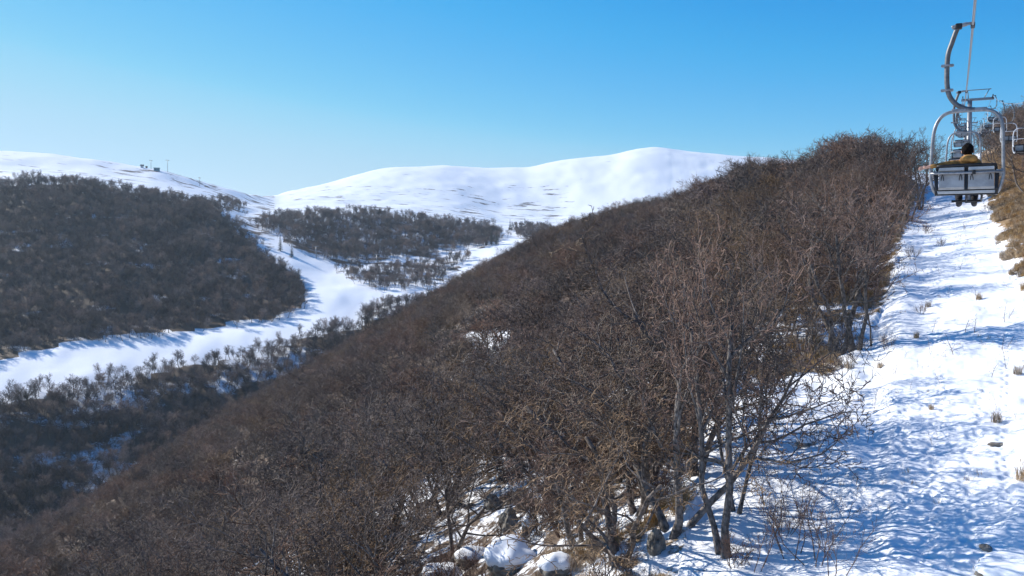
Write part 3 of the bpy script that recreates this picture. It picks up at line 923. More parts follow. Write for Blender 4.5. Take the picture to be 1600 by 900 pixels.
cnt = []
cnt.append(forest_fill('left_hill_forest', 'shaded grey brown leafless forest covering the left hill above the valley piste', P_LEFT, 4.8, 11.0, 51, tall_src, 11.0, (-900, -60, 400, 1300)))
cnt.append(forest_fill('valley_bank_forest', 'sparse dark leafless forest on the snowy bank below the valley piste', P_BANK, 4.2, 10.0, 61, tall_src, 11.0, (-420, 60, 300, 800), 0.95))
cnt.append(forest_fill('middle_hill_forest', 'grey brown leafless forest on the middle hill below the white mountain', P_MID, 5.0, 11.5, 71, tall_src, 11.0, (-500, 60, 700, 1300), 0.85))
cnt.append(forest_fill('lower_middle_forest', 'small patch of leafless forest between the two snow tracks', P_MID2, 4.7, 9.0, 81, tall_src, 11.0, (-300, 60, 650, 1100), 0.7))
cnt.append(forest_fill('road_end_forest', 'small dark clump of forest by the upper end of the snow track', P_MID3, 5, 9.0, 91, tall_src, 11.0, (-60, 120, 800, 1400), 0.9))
cnt.append(forest_fill('saddle_forest', 'small clump of leafless trees at the top of the piste', P_TOP, 6, 8.0, 95, tall_src, 11.0, (-500, -200, 800, 1400), 0.7))
print('TREES', len(x), cnt, 'ground verts', nT * nR)

# ------------------------------------------------------------------ the chairlift
def cable_z(Y):
    return np.interp(Y, [-30, 0], [1.6, 2.55]) if Y < 0 else float(np.where(Y < 105, 2.55 + 0.085 * Y + 0.000648 * Y * Y, np.interp(Y, [105, 125, 150, 175, 200, 240, 300, 420], [18.62, 20.3, 22.9, 26.2, 30.0, 34.0, 38.5, 46])))
GAUGE = 3.1
def cable_pt(Y, lane):
    x = 0.18 + math.tan(A0) * Y
    p = Vector((x, Y, cable_z(Y)))
    if lane: p += Vector((CU, -SU, 0)) * GAUGE
    return p

def make_cable(lane, label):
    Ys = list(np.arange(-30, 420, 3.0))
    m = MB().tube([cable_pt(Y, lane) for Y in Ys], 0.022, 7)
    o = m.build('haul_cable', M_CABLE)
    tag(o, label, 'cable', 'cables of the chairlift')
make_cable(0, 'grey steel cable of the uphill lane above the occupied chair')
make_cable(1, 'grey steel cable of the downhill lane carrying the empty chairs')

def make_chair():
    """origin at the cable grip, +Y uphill (the way the chair faces), +X to its right"""
    o = empty('chairlift_chair', (0, 0, 0))
    C = -0.06
    hg = MB()
    path = [(-.23, 0, .0), (-.275, 0, -.12), (-.325, 0, -.28), (-.375, 0, -.44), (-.392, 0, -.60), (-.395, 0, -.85), (-.385, 0, -1.04), (-.35, 0, -1.20), (-.27, 0, -1.33), (-.16, 0, -1.42), (-.03, 0, -1.465), (.06, 0, -1.475)]
    hg.tube(smooth_path(path, 4), 0.042, 10)
    hg.build('hanger', M_HANGER, o)
    g = MB()
    g.tube(smooth_path([(-.33, 0, -.012), (-.26, 0, .005), (-.18, 0, .012), (-.10, 0, .028), (-.03, 0, .03), (.0, 0, .0)], 4), [.036] * 13 + [.028] * 8, 9)
    grip = g.build('grip', M_STEEL, o)
    MB().box((-.22, 0, .0), (.11, .11, .10), bevel=.02).build('sleeve', M_DARKSTEEL, grip)
    MB().box((.0, 0, 0), (.07, .22, .075), bevel=.015).build('jaw', M_DARKSTEEL, grip)
    for z in (-.67, -1.105):
        c = MB(); c.box((-.388, 0, z), (.125, .115, .035), bevel=.008)
        for sx in (-1, 1): c.tube([(-.388 + sx * .085, -.03, z), (-.388 + sx * .085, .03, z)], .02, 8).box((-.388 + sx * .07, 0, z), (.05, .04, .05), bevel=.006)
        c.build('clamp', M_STEEL, o)
    hd = MB().box((C + .03, 0, -1.475), (.56, .07, .065), bevel=.012)
    for q in (-.17, -.04, .13): hd.tube([(C + q, -.05, -1.475), (C + q, .05, -1.475)], .022, 10)
    hd.build('head_bracket', M_STEEL, o)
    # bail: the rounded frame from armrest to armrest
    bl = [(-.628, 0, -2.56), (-.622, 0, -2.35), (-.607, 0, -2.05), (-.590, 0, -1.86), (-.55, 0, -1.70), (-.47, 0, -1.57), (-.36, 0, -1.505), (-.22, 0, -1.49), (0, 0, -1.485), (.15, 0, -1.488), (.28, 0, -1.50), (.38, 0, -1.555), (.455, 0, -1.66), (.492, 0, -1.82), (.503, 0, -2.05), (.510, 0, -2.35), (.514, 0, -2.56)]
    MB().tube(smooth_path(bl, 4), .030, 12).build('bail_frame', M_STEEL, o)
    # side frames: from the bail down and forward under the seat
    for sx, x in ((-1, -.628), (1, .514)):
        s = MB()
        s.tube(smooth_path([(x, 0, -2.53), (x + .004 * sx, -.005, -2.64), (x - .02 * sx, 0, -2.76), (x - .05 * sx, .02, -2.87), (x - .09 * sx, .10, -2.93), (x - .09 * sx, .30, -2.93), (x - .09 * sx, .46, -2.90)], 4), .028, 10)
        s.build('side_frame', M_STEEL, o)
        a = MB().tube(smooth_path([(x, -.01, -2.55), (x - .01 * sx, .18, -2.52), (x - .01 * sx, .40, -2.53), (x - .03 * sx, .47, -2.60)], 4), .024, 8)
        a.build('armrest', M_STEEL, o)
        h = MB().box((x - .05 * sx, -.02, -2.57), (.12, .07, .055), bevel=.012)
        h.tube([(x - .02 * sx, -.07, -2.575), (x - .02 * sx, .05, -2.575)], .03, 10).tube([(x - .09 * sx, -.06, -2.555), (x - .09 * sx, .04, -2.555)], .022, 9)
        h.build('hinge', M_STEEL, o)
        # restraint bar arm folded behind
        MB().tube(smooth_path([(x - .05 * sx, -.02, -2.56), (x - .055 * sx, .02, -2.30), (x - .07 * sx, .05, -2.12), (x - .15 * sx, .06, -2.06), (C, .06, -2.05)], 4), .016, 7).build('restraint_arm', M_STEEL, o) if sx > 5 else None
    # backrest
    tilt = Matrix.Rotation(R(-10), 3, 'X')
    fr = MB()
    for z in (-2.475, -2.87): fr.box((C, -.03 if z > -2.6 else .03, z), (.96, .035, .035), bevel=.008)
    for x in (C - .465, C, C + .465): fr.box((x, .0, -2.675), (.045 if x != C else .055, .035, .40), rot=tilt, bevel=.006)
    fr.build('backrest_frame', M_DARKSTEEL, o)
    MB().tube([(-.63, -.055, -2.575), (C, -.06, -2.578), (.515, -.055, -2.575)], .021, 9).build('back_rail', M_STEEL, o)
    MB().box((C + .12, -.085, -2.575), (.055, .05, .075), bevel=.01).build('rail_clip', M_DARKSTEEL, o)
    for sx in (-1, 1):
        p = MB(); cx = C + sx * .233
        p.box((cx, -.018, -2.665), (.405, .018, .35), rot=tilt, bevel=.006)
        pan = p.build('backrest_panel', M_PANEL, o)
        for q in (-.145, .145):
            MB().tube(smooth_path([(cx + q - .022, -.012, -2.80), (cx + q - .020, -.036, -2.68), (cx + q, -.048, -2.60), (cx + q + .020, -.036, -2.68), (cx + q + .022, -.012, -2.80)], 3), .006, 6).build('loop_strap', M_DARKSTEEL, pan)
        MB().box((cx, -.052, -2.505), (.40, .012, .055), rot=tilt, bevel=.005).build('top_slat', M_RIM, o)
    MB().tube(smooth_path([(C - .47, -.04, -2.45), (C, -.05, -2.437), (C + .47, -.04, -2.45)], 5), .022, 8).build('top_pad', M_DARKSTEEL, o)
    # seat
    for k in range(5):
        MB().box((C, .06 + .095 * k, -2.865 + .006 * k), (.93, .08, .022), bevel=.006).build('seat_slat', M_SLAT, o)
    MB().box((C, -.01, -2.845), (.925, .02, .045), bevel=.006).build('rear_slat', M_RIM, o)
    MB().box((C, -.004, -2.915), (.90, .02, .05), bevel=.006).build('lower_slat', M_RIM, o)
    su = MB()
    su.box((C, .02, -2.952), (1.0, .035, .03), bevel=.008)
    for sx in (-1, 1): su.box((C + sx * .40, .22, -2.91), (.04, .44, .035), bevel=.008)
    for sx in (-1, 1): su.tube([(C + sx * .50, -.01, -2.55), (C + sx * .49, -.005, -2.70), (C + sx * .475, .01, -2.95)], .020, 8)
    su.build('seat_frame', M_DARKSTEEL, o)
    # footrest hanging below the seat
    fo = MB()
    fo.tube([(C - .23, .42, -3.05), (C + .25, .42, -3.05)], .022, 9)
    fo.tube([(C + .25, .05, -2.93), (C + .25, .12, -3.0), (C + .25, .42, -3.05)], .018, 8)
    fo.tube([(C + .01, .10, -2.93), (C + .01, .25, -3.0), (C + .01, .42, -3.05)], .018, 8)
    fo.build('footrest', M_DARKSTEEL, o)
    return o

def make_bar(o):
    """the safety bar in front of an empty seat, lowered"""
    C = -.06
    MB().tube(smooth_path([(-.60, -.02, -2.54), (-.60, .20, -2.36), (-.585, .36, -2.22), (-.50, .42, -2.17), (C, .44, -2.15), (.39, .42, -2.17), (.475, .36, -2.22), (.485, .20, -2.36), (.49, -.02, -2.54)], 4), .019, 8).build('safety_bar', M_WHITEPAINT, o)

chair = make_chair()
G_UP = 'chairs on the uphill lane of the chairlift'
G_DOWN = 'empty chairs coming down on the right lane of the chairlift'
chair_b = copy_tree(chair)
make_bar(chair_b)
for ch in chair_b.children:
    if ch.name.split('.')[0] in ('bail_frame', 'side_frame', 'armrest'):
        ch.data = ch.data.copy(); ch.data.materials[0] = M_WHITEPAINT
up_Y = [15.7, 33.0, 50.0, 67.0, 84.0, 119.0, 136.0, 154.0]
up_lab = ['grey metal two seat chairlift chair carrying a person, close to the viewer', 'second empty chair of the uphill lane, seen through the frame of the occupied chair',
          'third chair of the uphill lane, framed inside the second chair', 'fourth chair of the uphill lane, small inside the frame of the third', 'fifth chair of the uphill lane, just before the tower',
          'first chair beyond the tower on the uphill lane', 'second chair beyond the tower on the uphill lane', 'third chair beyond the tower on the uphill lane, smallest of them']
for i, Y in enumerate(up_Y):
    c = chair if i == 0 else copy_tree(chair)
    c.location = cable_pt(Y, 0); c.rotation_euler = (0, 0, -A0)
    tag(c, up_lab[i], 'chairlift chair', G_UP)
dn_Y = [53.5, 70.0, 86.0, 104.0, 120.0, 137.0, 154.0, 171.0, 188.0]
dn_lab = ['nearest empty chair on the downhill lane, cut off by the photo edge', 'second nearest empty downhill chair, partly behind the frame of the occupied chair',
          'third empty chair of the downhill lane, just inside the right tube of the near frame', 'empty dark chair hanging right under the tower arm on the downhill lane',
          'first empty chair past the tower on the downhill lane', 'second empty chair past the tower on the downhill lane', 'third empty chair past the tower on the downhill lane', 'fourth tiny chair past the tower on the downhill lane',
          'last tiny dark chair of the downhill lane against the sky']
for i, Y in enumerate(dn_Y):
    c = chair_b if i == 0 else copy_tree(chair_b)
    c.location = cable_pt(Y, 1); c.rotation_euler = (0, 0, math.pi - A0)
    tag(c, dn_lab[i], 'chairlift chair', G_DOWN)

def make_tower(Y, label):
    a, b = cable_pt(Y, 0), cable_pt(Y, 1)
    mid = (a + b) / 2
    gz = float(ground_z(mid.x, mid.y)[0])
    gz0 = gz
    o = empty('lift_tower', (mid.x, mid.y, gz0), -A0)
    H = a.z - gz0 - 0.28
    g2 = GAUGE / 2
    MB().tube([(-g2 + .75, 0, -.6), (-g2 + .75, 0, H * .5), (-g2 + .75, 0, H)], [.34, .29, .24], 20).build('pole', M_STEEL, o)
    MB().box((0, 0, H - .05), (GAUGE + .3, .26, .28), bevel=.02).build('crossarm', M_STEEL, o)
    f = MB()
    f.box((-.1, 0, H + 1.05), (GAUGE - .1, .10, .09))
    for x, x2 in ((-g2 + .6, -g2 + .5), (g2 - .9, g2 - .35)): f.tube([(x, 0, H), (x2, 0, H + 1.05)], .05, 6)
    f.build('lifting_frame', M_STEEL, o)
    for sx in (-1, 1):
        s = MB().box((sx * g2, 0, H + .08), (.10, 2.3, .14), bevel=.01)
        sh = s.build('sheave_beam', M_STEEL, o)
        for k in range(6):
            MB().tube([(sx * g2 - .06, -1.0 + .4 * k, H + .09), (sx * g2 + .06, -1.0 + .4 * k, H + .09)], .165, 14).build('sheave', M_DARKSTEEL, sh)
    l = MB()
    for x in (-.14, .14): l.tube([(-g2 + .75 + x, -.42, .2), (-g2 + .75 + x, -.36, H)], .018, 5)
    for k in range(int(H / .3) - 1): l.tube([(-g2 + .61, -.41, .4 + .3 * k), (-g2 + .89, -.41, .4 + .3 * k)], .012, 4)
    l.build('ladder', M_STEEL, o)
    tag(o, label, 'lift tower', 'towers of the near chairlift')
    return o
make_tower(105.0, 'grey steel lift tower with crossarm standing behind the occupied chair')
make_tower(200.0, 'farther grey lift tower seen small inside the frame of the occupied chair')

# ------------------------------------------------------------------ the person on the chair
def skin_mesh(name, joints, bones, mat, parent, sub=2, root=0):
    bm = bmesh.new()
    vs = [bm.verts.new(j[:3]) for j in joints]
    for a, b in bones: bm.edges.new((vs[a], vs[b]))
    me = bpy.data.meshes.new(name); bm.to_mesh(me); bm.free()
    o = bpy.data.objects.new(name, me); COL.objects.link(o)
    sk = o.modifiers.new('skin', 'SKIN'); sk.use_smooth_shade = True
    if not me.skin_vertices: me.skin_vertices.new()
    for i, j in enumerate(joints):
        rx = j[3]; ry = j[4] if len(j) > 4 else j[3]
        me.skin_vertices[0].data[i].radius = (rx, ry)
        me.skin_vertices[0].data[i].use_root = i == root
    sb = o.modifiers.new('sub', 'SUBSURF'); sb.levels = sub; sb.render_levels = sub
    bpy.context.view_layer.update()
    ev = o.evaluated_get(bpy.context.evaluated_depsgraph_get())
    m2 = bpy.data.meshes.new_from_object(ev)
    o.modifiers.clear()
    o.data = m2
    m2.materials.clear(); m2.materials.append(mat)
    for p in m2.polygons: p.use_smooth = True
    if parent is not None: o.parent = parent
    return o

def make_person(c0):
    o = empty('person', c0.location + Vector((0, 0, .0)), -A0)
    X = -.045                     # across the seat; metres in the chair's own frame
    # pelvis, belly, chest, neck, head
    J = [(X, .22, -2.76, .13), (X, .17, -2.60, .125), (X, .13, -2.44, .13), (X + .0, .14, -2.345, .07), (X, .15, -2.29, .048), (X, .165, -2.22, .075), (X, .17, -2.15, .078),
         (X - .15, .13, -2.375, .055), (X - .33, .04, -2.40, .045), (X - .55, -.02, -2.435, .036), (X - .63, -.03, -2.45, .028),
         (X + .15, .14, -2.375, .055), (X + .20, .22, -2.58, .045), (X + .13, .42, -2.66, .036), (X + .09, .48, -2.67, .028),
         (X - .10, .28, -2.77, .085), (X - .13, .60, -2.74, .06), (X - .13, .62, -2.92, .05), (X - .12, .50, -3.06, .04), (X - .12, .60, -3.10, .035),
         (X + .10, .28, -2.77, .085), (X + .13, .60, -2.74, .06), (X + .13, .62, -2.92, .05), (X + .12, .50, -3.06, .04), (X + .12, .60, -3.10, .035)]
    B = [(0, 1), (1, 2), (2, 3), (3, 4), (4, 5), (5, 6), (2, 7), (7, 8), (8, 9), (9, 10), (2, 11), (11, 12), (12, 13), (13, 14), (0, 15), (15, 16), (16, 17), (17, 18), (18, 19), (0, 20), (20, 21), (21, 22), (22, 23), (23, 24)]
    # the stretched hand over the armrest: palm, four fingers and thumb grown from the wrist
    w = len(J)
    hx, hy, hz = X - .63, -.03, -2.45
    J += [(hx - .05, hy - .005, hz - .012, .026, .018)]
    B += [(10, w)]
    for k, (dz, L) in enumerate(((.024, .062), (.008, .072), (-.008, .068), (-.024, .052))):
        a = len(J)
        J += [(hx - .085, hy - .008, hz - .018 + dz, .0095), (hx - .085 - L * .55, hy - .012, hz - .024 + dz * 1.15, .0085), (hx - .085 - L, hy - .004, hz - .042 + dz * 1.2, .007)]
        B += [(w, a), (a, a + 1), (a + 1, a + 2)]
    a = len(J)
    J += [(hx - .045, hy - .035, hz + .012, .011), (hx - .075, hy - .052, hz + .016, .009)]
    B += [(w, a), (a, a + 1)]
    skin_mesh('body', J, B, M_SKIN, o, 2)
    # jacket over torso and arms
    JJ = [(X, .20, -2.72, .165, .14), (X, .16, -2.58, .17, .14), (X, .12, -2.45, .165, .13), (X, .12, -2.36, .105, .10), (X, .13, -2.30, .07),
          (X - .16, .12, -2.385, .075), (X - .34, .035, -2.405, .052), (X - .54, -.02, -2.44, .042), (X - .615, -.03, -2.448, .036),
          (X + .17, .13, -2.40, .085), (X + .21, .22, -2.58, .07), (X + .14, .40, -2.655, .055), (X + .105, .46, -2.665, .045)]
    BB = [(0, 1), (1, 2), (2, 3), (3, 4), (2, 5), (5, 6), (6, 7), (7, 8), (2, 9), (9, 10), (10, 11), (11, 12)]
    skin_mesh('jacket', JJ, BB, M_JACKET, o, 2)
    # hood lying on the shoulders
    skin_mesh('hood', [(X - .12, .07, -2.36, .05), (X - .04, .02, -2.32, .075), (X + .07, .02, -2.325, .085), (X + .17, .05, -2.345, .06)], [(0, 1), (1, 2), (2, 3)], M_JACKET, o, 2)
    TJ = [(X, .22, -2.78, .15, .10)] + [(X + s * q, y, z, r) for s in (-1, 1) for q, y, z, r in ((.10, .30, -2.77, .095), (.13, .60, -2.735, .082), (.13, .625, -2.90, .072), (.122, .515, -3.05, .064))]
    skin_mesh('trousers', TJ, [(0, 1), (1, 2), (2, 3), (3, 4), (0, 5), (5, 6), (6, 7), (7, 8)], M_TROUSER, o, 2)
    for s in (-1, 1):
        skin_mesh('boot', [(X + s * .12, .50, -3.0, .060), (X + s * .12, .49, -3.075, .06), (X + s * .125, .58, -3.10, .052), (X + s * .13, .67, -3.11, .045)], [(0, 1), (1, 2), (2, 3)], M_BOOT, o, 2)
    # hair: a full dark cap with an uneven outline, ears and face stay free in front
    bm = bmesh.new()
    bmesh.ops.create_icosphere(bm, subdivisions=4, radius=1.0)
    rn = random.Random(2)
    for v in bm.verts:
        n_ = v.co.normalized()
        wob = 1 + .05 * math.sin(9 * n_.x + 3) * math.sin(8 * n_.z + 1) + .03 * rn.random()
        face = max(0.0, n_.y * .9 - n_.z * .55 - .15)
        v.co = Vector((X + n_.x * .098 * wob, .158 + n_.y * .112 * wob * (1 - .55 * face), -2.155 + n_.z * .118 * wob + .05 * face))
    me = bpy.data.meshes.new('hair'); bm.to_mesh(me); bm.free(); me.materials.append(M_HAIR)
    for p in me.polygons: p.use_smooth = True
    link('hair', me, o)
    fc = MB().ball((X - .092, .165, -2.185), (.012, .02, .03)).ball((X + .092, .165, -2.185), (.012, .02, .03))
    fc.build('ears', M_SKIN, o)
    MB().ball((X, .268, -2.20), (.014, .02, .022), 8, 6).build('nose', M_SKIN, o)
    for s in (-1, 1): MB().ball((X + s * .032, .245, -2.17), (.011, .008, .007), 8, 6).build('eye', M_HAIR, o)
    MB().box((X, .247, -2.25), (.05, .012, .010), bevel=.004).build('mouth', M_SKIN, o)
    tag(o, 'person seen from behind in a mustard brown jacket, arm stretched along the backrest', 'person')
    return o
make_person(chair)

# ------------------------------------------------------------------ rocks with snow, foreground
def make_rock(px, py, size, label, seed, capped=True, squash=(1, 1, .75), sink=.25, cap_th=.16):
    p = ground_at(px, py)
    o = empty('boulder' if size > .35 else 'stone', p)
    rn = random.Random(seed)
    off = Vector((rn.uniform(0, 50), rn.uniform(0, 50), rn.uniform(0, 50)))
    from mathutils import noise as mn
    def shape(n_):
        q = n_ * 1.3 + off
        r = 1 + .34 * mn.noise(q) + .16 * mn.noise(q * 2.6) + .07 * mn.noise(q * 6)
        return Vector((n_.x * squash[0], n_.y * squash[1], n_.z * squash[2])) * r * size
    bm = bmesh.new(); bmesh.ops.create_icosphere(bm, subdivisions=4, radius=1.0)
    for v in bm.verts: v.co = shape(v.co.normalized()) + Vector((0, 0, size * sink))
    me = bpy.data.meshes.new('rock'); bm.to_mesh(me); bm.free(); me.materials.append(M_ROCK)
    for f in me.polygons: f.use_smooth = False
    link('rock', me, o)
    if capped:
        bm = bmesh.new(); bmesh.ops.create_icosphere(bm, subdivisions=5, radius=1.0)
        kill = []
        for v in bm.verts:
            n_ = v.co.normalized()
            lim = .30 + .25 * mn.noise(n_ * 2 + off)
            if n_.z < lim - .12: kill.append(v)
            t = max(0, min(1, (n_.z - lim + .1) / .35))
            th = cap_th * size * (t ** .5) * (1 + .3 * mn.noise(n_ * 1.7 + off * 2)) - .04 * size * (1 - t)
            base = Vector((n_.x * squash[0], n_.y * squash[1], n_.z * squash[2])) * size * (1 + .34 * mn.noise(n_ * 1.3 + off))
            v.co = base + n_ * th + Vector((0, 0, size * sink + th * .5))
        bmesh.ops.delete(bm, geom=kill, context='VERTS')
        me = bpy.data.meshes.new('snow_cap'); bm.to_mesh(me); bm.free(); me.materials.append(M_SNOW)
        for f in me.polygons: f.use_smooth = True
        link('snow_cap', me, o)
    tag(o, label, 'rock', 'rocks at the foot of the near wood')
    return o
make_rock(797, 893, .85, 'large boulder under a smooth thick pillow of snow at the bottom of the wood', 3, squash=(1.0, 1.0, .8), cap_th=.2)
make_rock(738, 878, .55, 'flat snow topped rock just left of the large snow pillow boulder', 5, squash=(1.3, 1, .6))
make_rock(795, 822, .50, 'bare grey upright rock right above the large snow pillow boulder', 7, capped=False, squash=(.8, .9, 1.25))
make_rock(825, 830, .40, 'narrow rock streaked with snow above right of the snow pillow boulder', 9, squash=(.6, .8, 1.4))
make_rock(770, 792, .42, 'lichen pale rock among reddish twigs above the boulders', 11, capped=False, squash=(1, .9, 1.0))
make_rock(1025, 862, .36, 'pale mossy upright rock beneath the low wide leaning tree', 13, capped=False, squash=(.7, .8, 1.5))
make_rock(870, 895, .5, 'small snow dusted rock right of the large snow pillow boulder', 17, squash=(1.1, 1, .7))
make_rock(690, 905, .6, 'snow covered ledge rock at the bottom edge, left of the flat rock', 19, squash=(1.4, 1, .6))
make_rock(1262, 692, .30, 'stone half buried in a snow mound on the run beside a bent twig', 23, squash=(1.4, 1.2, .55), sink=.05)
make_rock(1558, 695, .17, 'flat little stone poking out of the clean snow at the right', 25, squash=(1.6, 1, .45), sink=.0, capped=False)
make_rock(1540, 858, .13, 'dark clod on the snow at the lower right by the tracks', 27, squash=(1.0, 1.3, .7), capped=False)
make_rock(1585, 895, .6, 'rounded snow hummock at the lower right corner of the run', 29, squash=(1.3, 1.2, .45), sink=-.05)

# ------------------------------------------------------------------ shrubs, weeds and grass
def gen_shrub(seed, H, stems, leaves, n=(7, 5, 0, 0), spread=.9, name='shrub'):
    """thin wands that fork, with a few withered leaves"""
    rn = random.Random(seed)
    ch = gen_tree(seed, H=H, stems=stems, n=n, segs=(6, 4, 3, 2, 2), maxlev=2, r0=.013, twig=.0045, lean=.38, ratio=(.42, .5, .5, .5), stem_part=1.0, up=.14, spread=.85)
    cs = ch[0] + ch[1] + ch[2]
    V, Q = chains_to_mesh([(cs, 4)])
    stem = mesh_data('stems', V, [Q], M_WEED)
    lf = None
    if leaves:
        Vl, Ql = leaf_quads(ch[1] + ch[2], leaves, .022, rn)
        lf = mesh_data('withered_leaves', Vl, [Ql], M_DEADLEAF, smooth_=False)
    return stem, lf
SHRUB = [gen_shrub(500 + k, 1.9, 3 + k % 3, 60) for k in range(4)]
WEED = [gen_shrub(520 + k, .8, 1 + k % 3, 8, (4, 2, 0, 0)) for k in range(4)]
THICK = [gen_shrub(540 + k, 1.1, 9, 160, (8, 6, 0, 0)) for k in range(3)]

def plant(kind, name, px, py, H, href, k, label, group, cat, rz):
    p = ground_at(px, py)
    o = empty(name, p, rz, H / href)
    st__, lf = kind[k % len(kind)]
    link('stems', st__, o)
    if lf is not None: link('withered_leaves', lf, o)
    tag(o, label, cat, group)
rn = random.Random(77)
G_SH = 'leafless shrubs at the edge of the snow run'
shr = [(1207, 690, 2.5, 'tall thin leafless sapling standing alone on the snow below the clearing'), (1236, 868, 2.6, 'tall wispy shrub with withered leaves at the bottom of the run edge'),
       (1275, 880, 2.2, 'wispy shrub with rusty leaves, right of the tallest one at the bottom'), (1190, 800, 1.9, 'thin shrub right beside the foot of the pale forked tree'),
       (1222, 780, 2.1, 'slanting thin shrub over blue tree shadows near the pale forked tree'), (1305, 900, 1.9, 'thin leafless stalk bush at the bottom, rightmost of the shrubs'),
       (1255, 815, 1.7, 'low twiggy shrub full of rusty leaves above a snow hollow'), (1170, 700, 1.8, 'thin shrub between the crooked tree and the pale forked tree'),
       (1205, 620, 1.6, 'reddish thin shrub at the lower end of the snowy clearing'), (1180, 890, 1.8, 'dense thin shrub at the bottom beside the pale forked tree'), (1285, 690, 1.0, 'bent bare twig leaning over the half buried stone')]
for i, (a, b, h, l) in enumerate(shr): plant(SHRUB, 'shrub', a, b, h, 1.9, i, l, G_SH, 'shrub', rn.uniform(0, 6.28))
G_TH = 'low brown thickets at the edges of the snow run'
thk = [(1225, 835, 1.0, 'low rusty thicket under the wispy shrubs'), (1150, 885, 1.1, 'dark brown thicket around the foot of the pale forked tree'), (1240, 560, 1.2, 'reddish thicket left of the broad tree in the clearing'),
       (1385, 545, .8, 'reddish brown thicket in front of the short slender tree'), (1440, 490, .7, 'dark thicket poking out of the snow in the middle of the run'), (1470, 385, .9, 'brown thicket halfway up the left border of the run'),
       (1425, 405, 1.2, 'brown thicket at the tree line of the upper run'), (1448, 365, 1.3, 'dense brown thicket beneath the tree beside the chair'), (1320, 570, .9, 'brown thicket at the foot of the twin stemmed tree'),
       (1568, 300, 1.8, 'brown bushes right below the empty downhill chairs'), (1590, 285, 2.0, 'tall brown bushes at the right edge beside the bank'), (1545, 330, 1.2, 'brown bushes at the top of the grassy bank below the occupied chair')]
for i, (a, b, h, l) in enumerate(thk): plant(THICK, 'thicket', a, b, h, 1.1, i, l, G_TH, 'bush', rn.uniform(0, 6.28))
G_WE = 'dry weed stalks poking through the snow of the run'
wd = [(1393, 645), (1460, 690), (1390, 590), (1455, 520), (1525, 470), (1570, 545), (1585, 575), (1480, 460), (1500, 420), (1440, 440), (1340, 690), (1412, 560), (1530, 620), (1572, 500), (1350, 640), (1470, 600), (1545, 590), (1330, 600), (1300, 620), (1425, 610), (1492, 555), (1515, 520), (1465, 555), (1556, 640), (1590, 655), (1490, 385), (1512, 360), (1470, 430), (1375, 605), (1318, 660), (1440, 575)]
for i, (a, b) in enumerate(wd):
    where = 'on the upper part of the run' if b < 480 else 'near the right edge of the snow' if a > 1520 else 'below the snowy clearing' if a < 1400 else 'in the middle of the run'
    hw = rn.uniform(.35, .95)
    plant(WEED, 'weed', a, b, hw, .8, i, ('tall' if hw > .75 else 'short' if hw < .5 else 'middling') + ' dry brown weed stalk in the snow ' + where, G_WE, 'weed', rn.uniform(0, 6.28))

def tuft_mesh(seed, n, H, r):
    q = np.random.default_rng(seed)
    V, T = [], []
    for k in range(n):
        a, b = q.uniform(0, 6.28), q.uniform(0, 6.28)
        base = np.array([math.cos(a), math.sin(a), 0]) * r * math.sqrt(q.random())
        h = H * q.uniform(.5, 1.1); bend = np.array([math.cos(b), math.sin(b), 0]) * h * q.uniform(.15, .7)
        wd_ = np.array([-math.sin(b), math.cos(b), 0]) * q.uniform(.004, .008)
        i = len(V)
        mid = base + bend * .35 + [0, 0, h * .6]; tip = base + bend + [0, 0, h * .9]
        V += [base - wd_, base + wd_, mid + wd_ * .8, mid - wd_ * .8, tip]
        T += [(i, i + 1, i + 2, i + 3), (i + 3, i + 2, i + 4, i + 4)]
    V = np.array(V); T = np.array(T)
    return V, T
def tuft_data(seed, n, H, r):
    V, T = tuft_mesh(seed, n, H, r)
    return mesh_data('grass_tuft', V, [T[0::2], T[1::2][:, :3]], M_STRAW, smooth_=False)
TUFT = [tuft_data(600 + k, 90, .45, .16) for k in range(4)]
G_TU = 'dry grass tufts in the snow of the run'
tf = [(1557, 660, 1.1, 'pale dry grass tuft in clean snow at the right, above the flat little stone'), (1597, 750, 1.2, 'dry grass clump cut by the right edge of the photo'), (1590, 585, 1.0, 'dry tuft near the right edge below the grassy bank'),
      (1455, 640, .6, 'small dry tuft in the middle of the run'), (1432, 528, .9, 'dry reddish tuft by the dark thicket in the middle of the run'), (1375, 575, .9, 'dry tuft below the short slender tree'), (1450, 480, 1.0, 'tan tuft on the snow halfway up the run'), (1530, 468, 1.1, 'tan grass tuft near the bank halfway up the run')]
for i, (a, b, h, l) in enumerate(tf):
    o = link('grass_tuft', TUFT[i % 4]); o.location = ground_at(a, b); o.scale = (h,) * 3; o.rotation_euler = (0, 0, rn.uniform(0, 6))
    tag(o, l, 'grass tuft', G_TU)

tuft_src = [bpy.data.objects.new('grass_tuft', t) for t in TUFT]
stub_src = [bpy.data.objects.new('stubble', tuft_data(640 + k, 14, .42, .16)) for k in range(4)]
thick_src = []
for k in range(3):
    st__, lf = THICK[k]
    thick_src.append(bpy.data.objects.new('brush', st__))
q = np.random.default_rng(88)
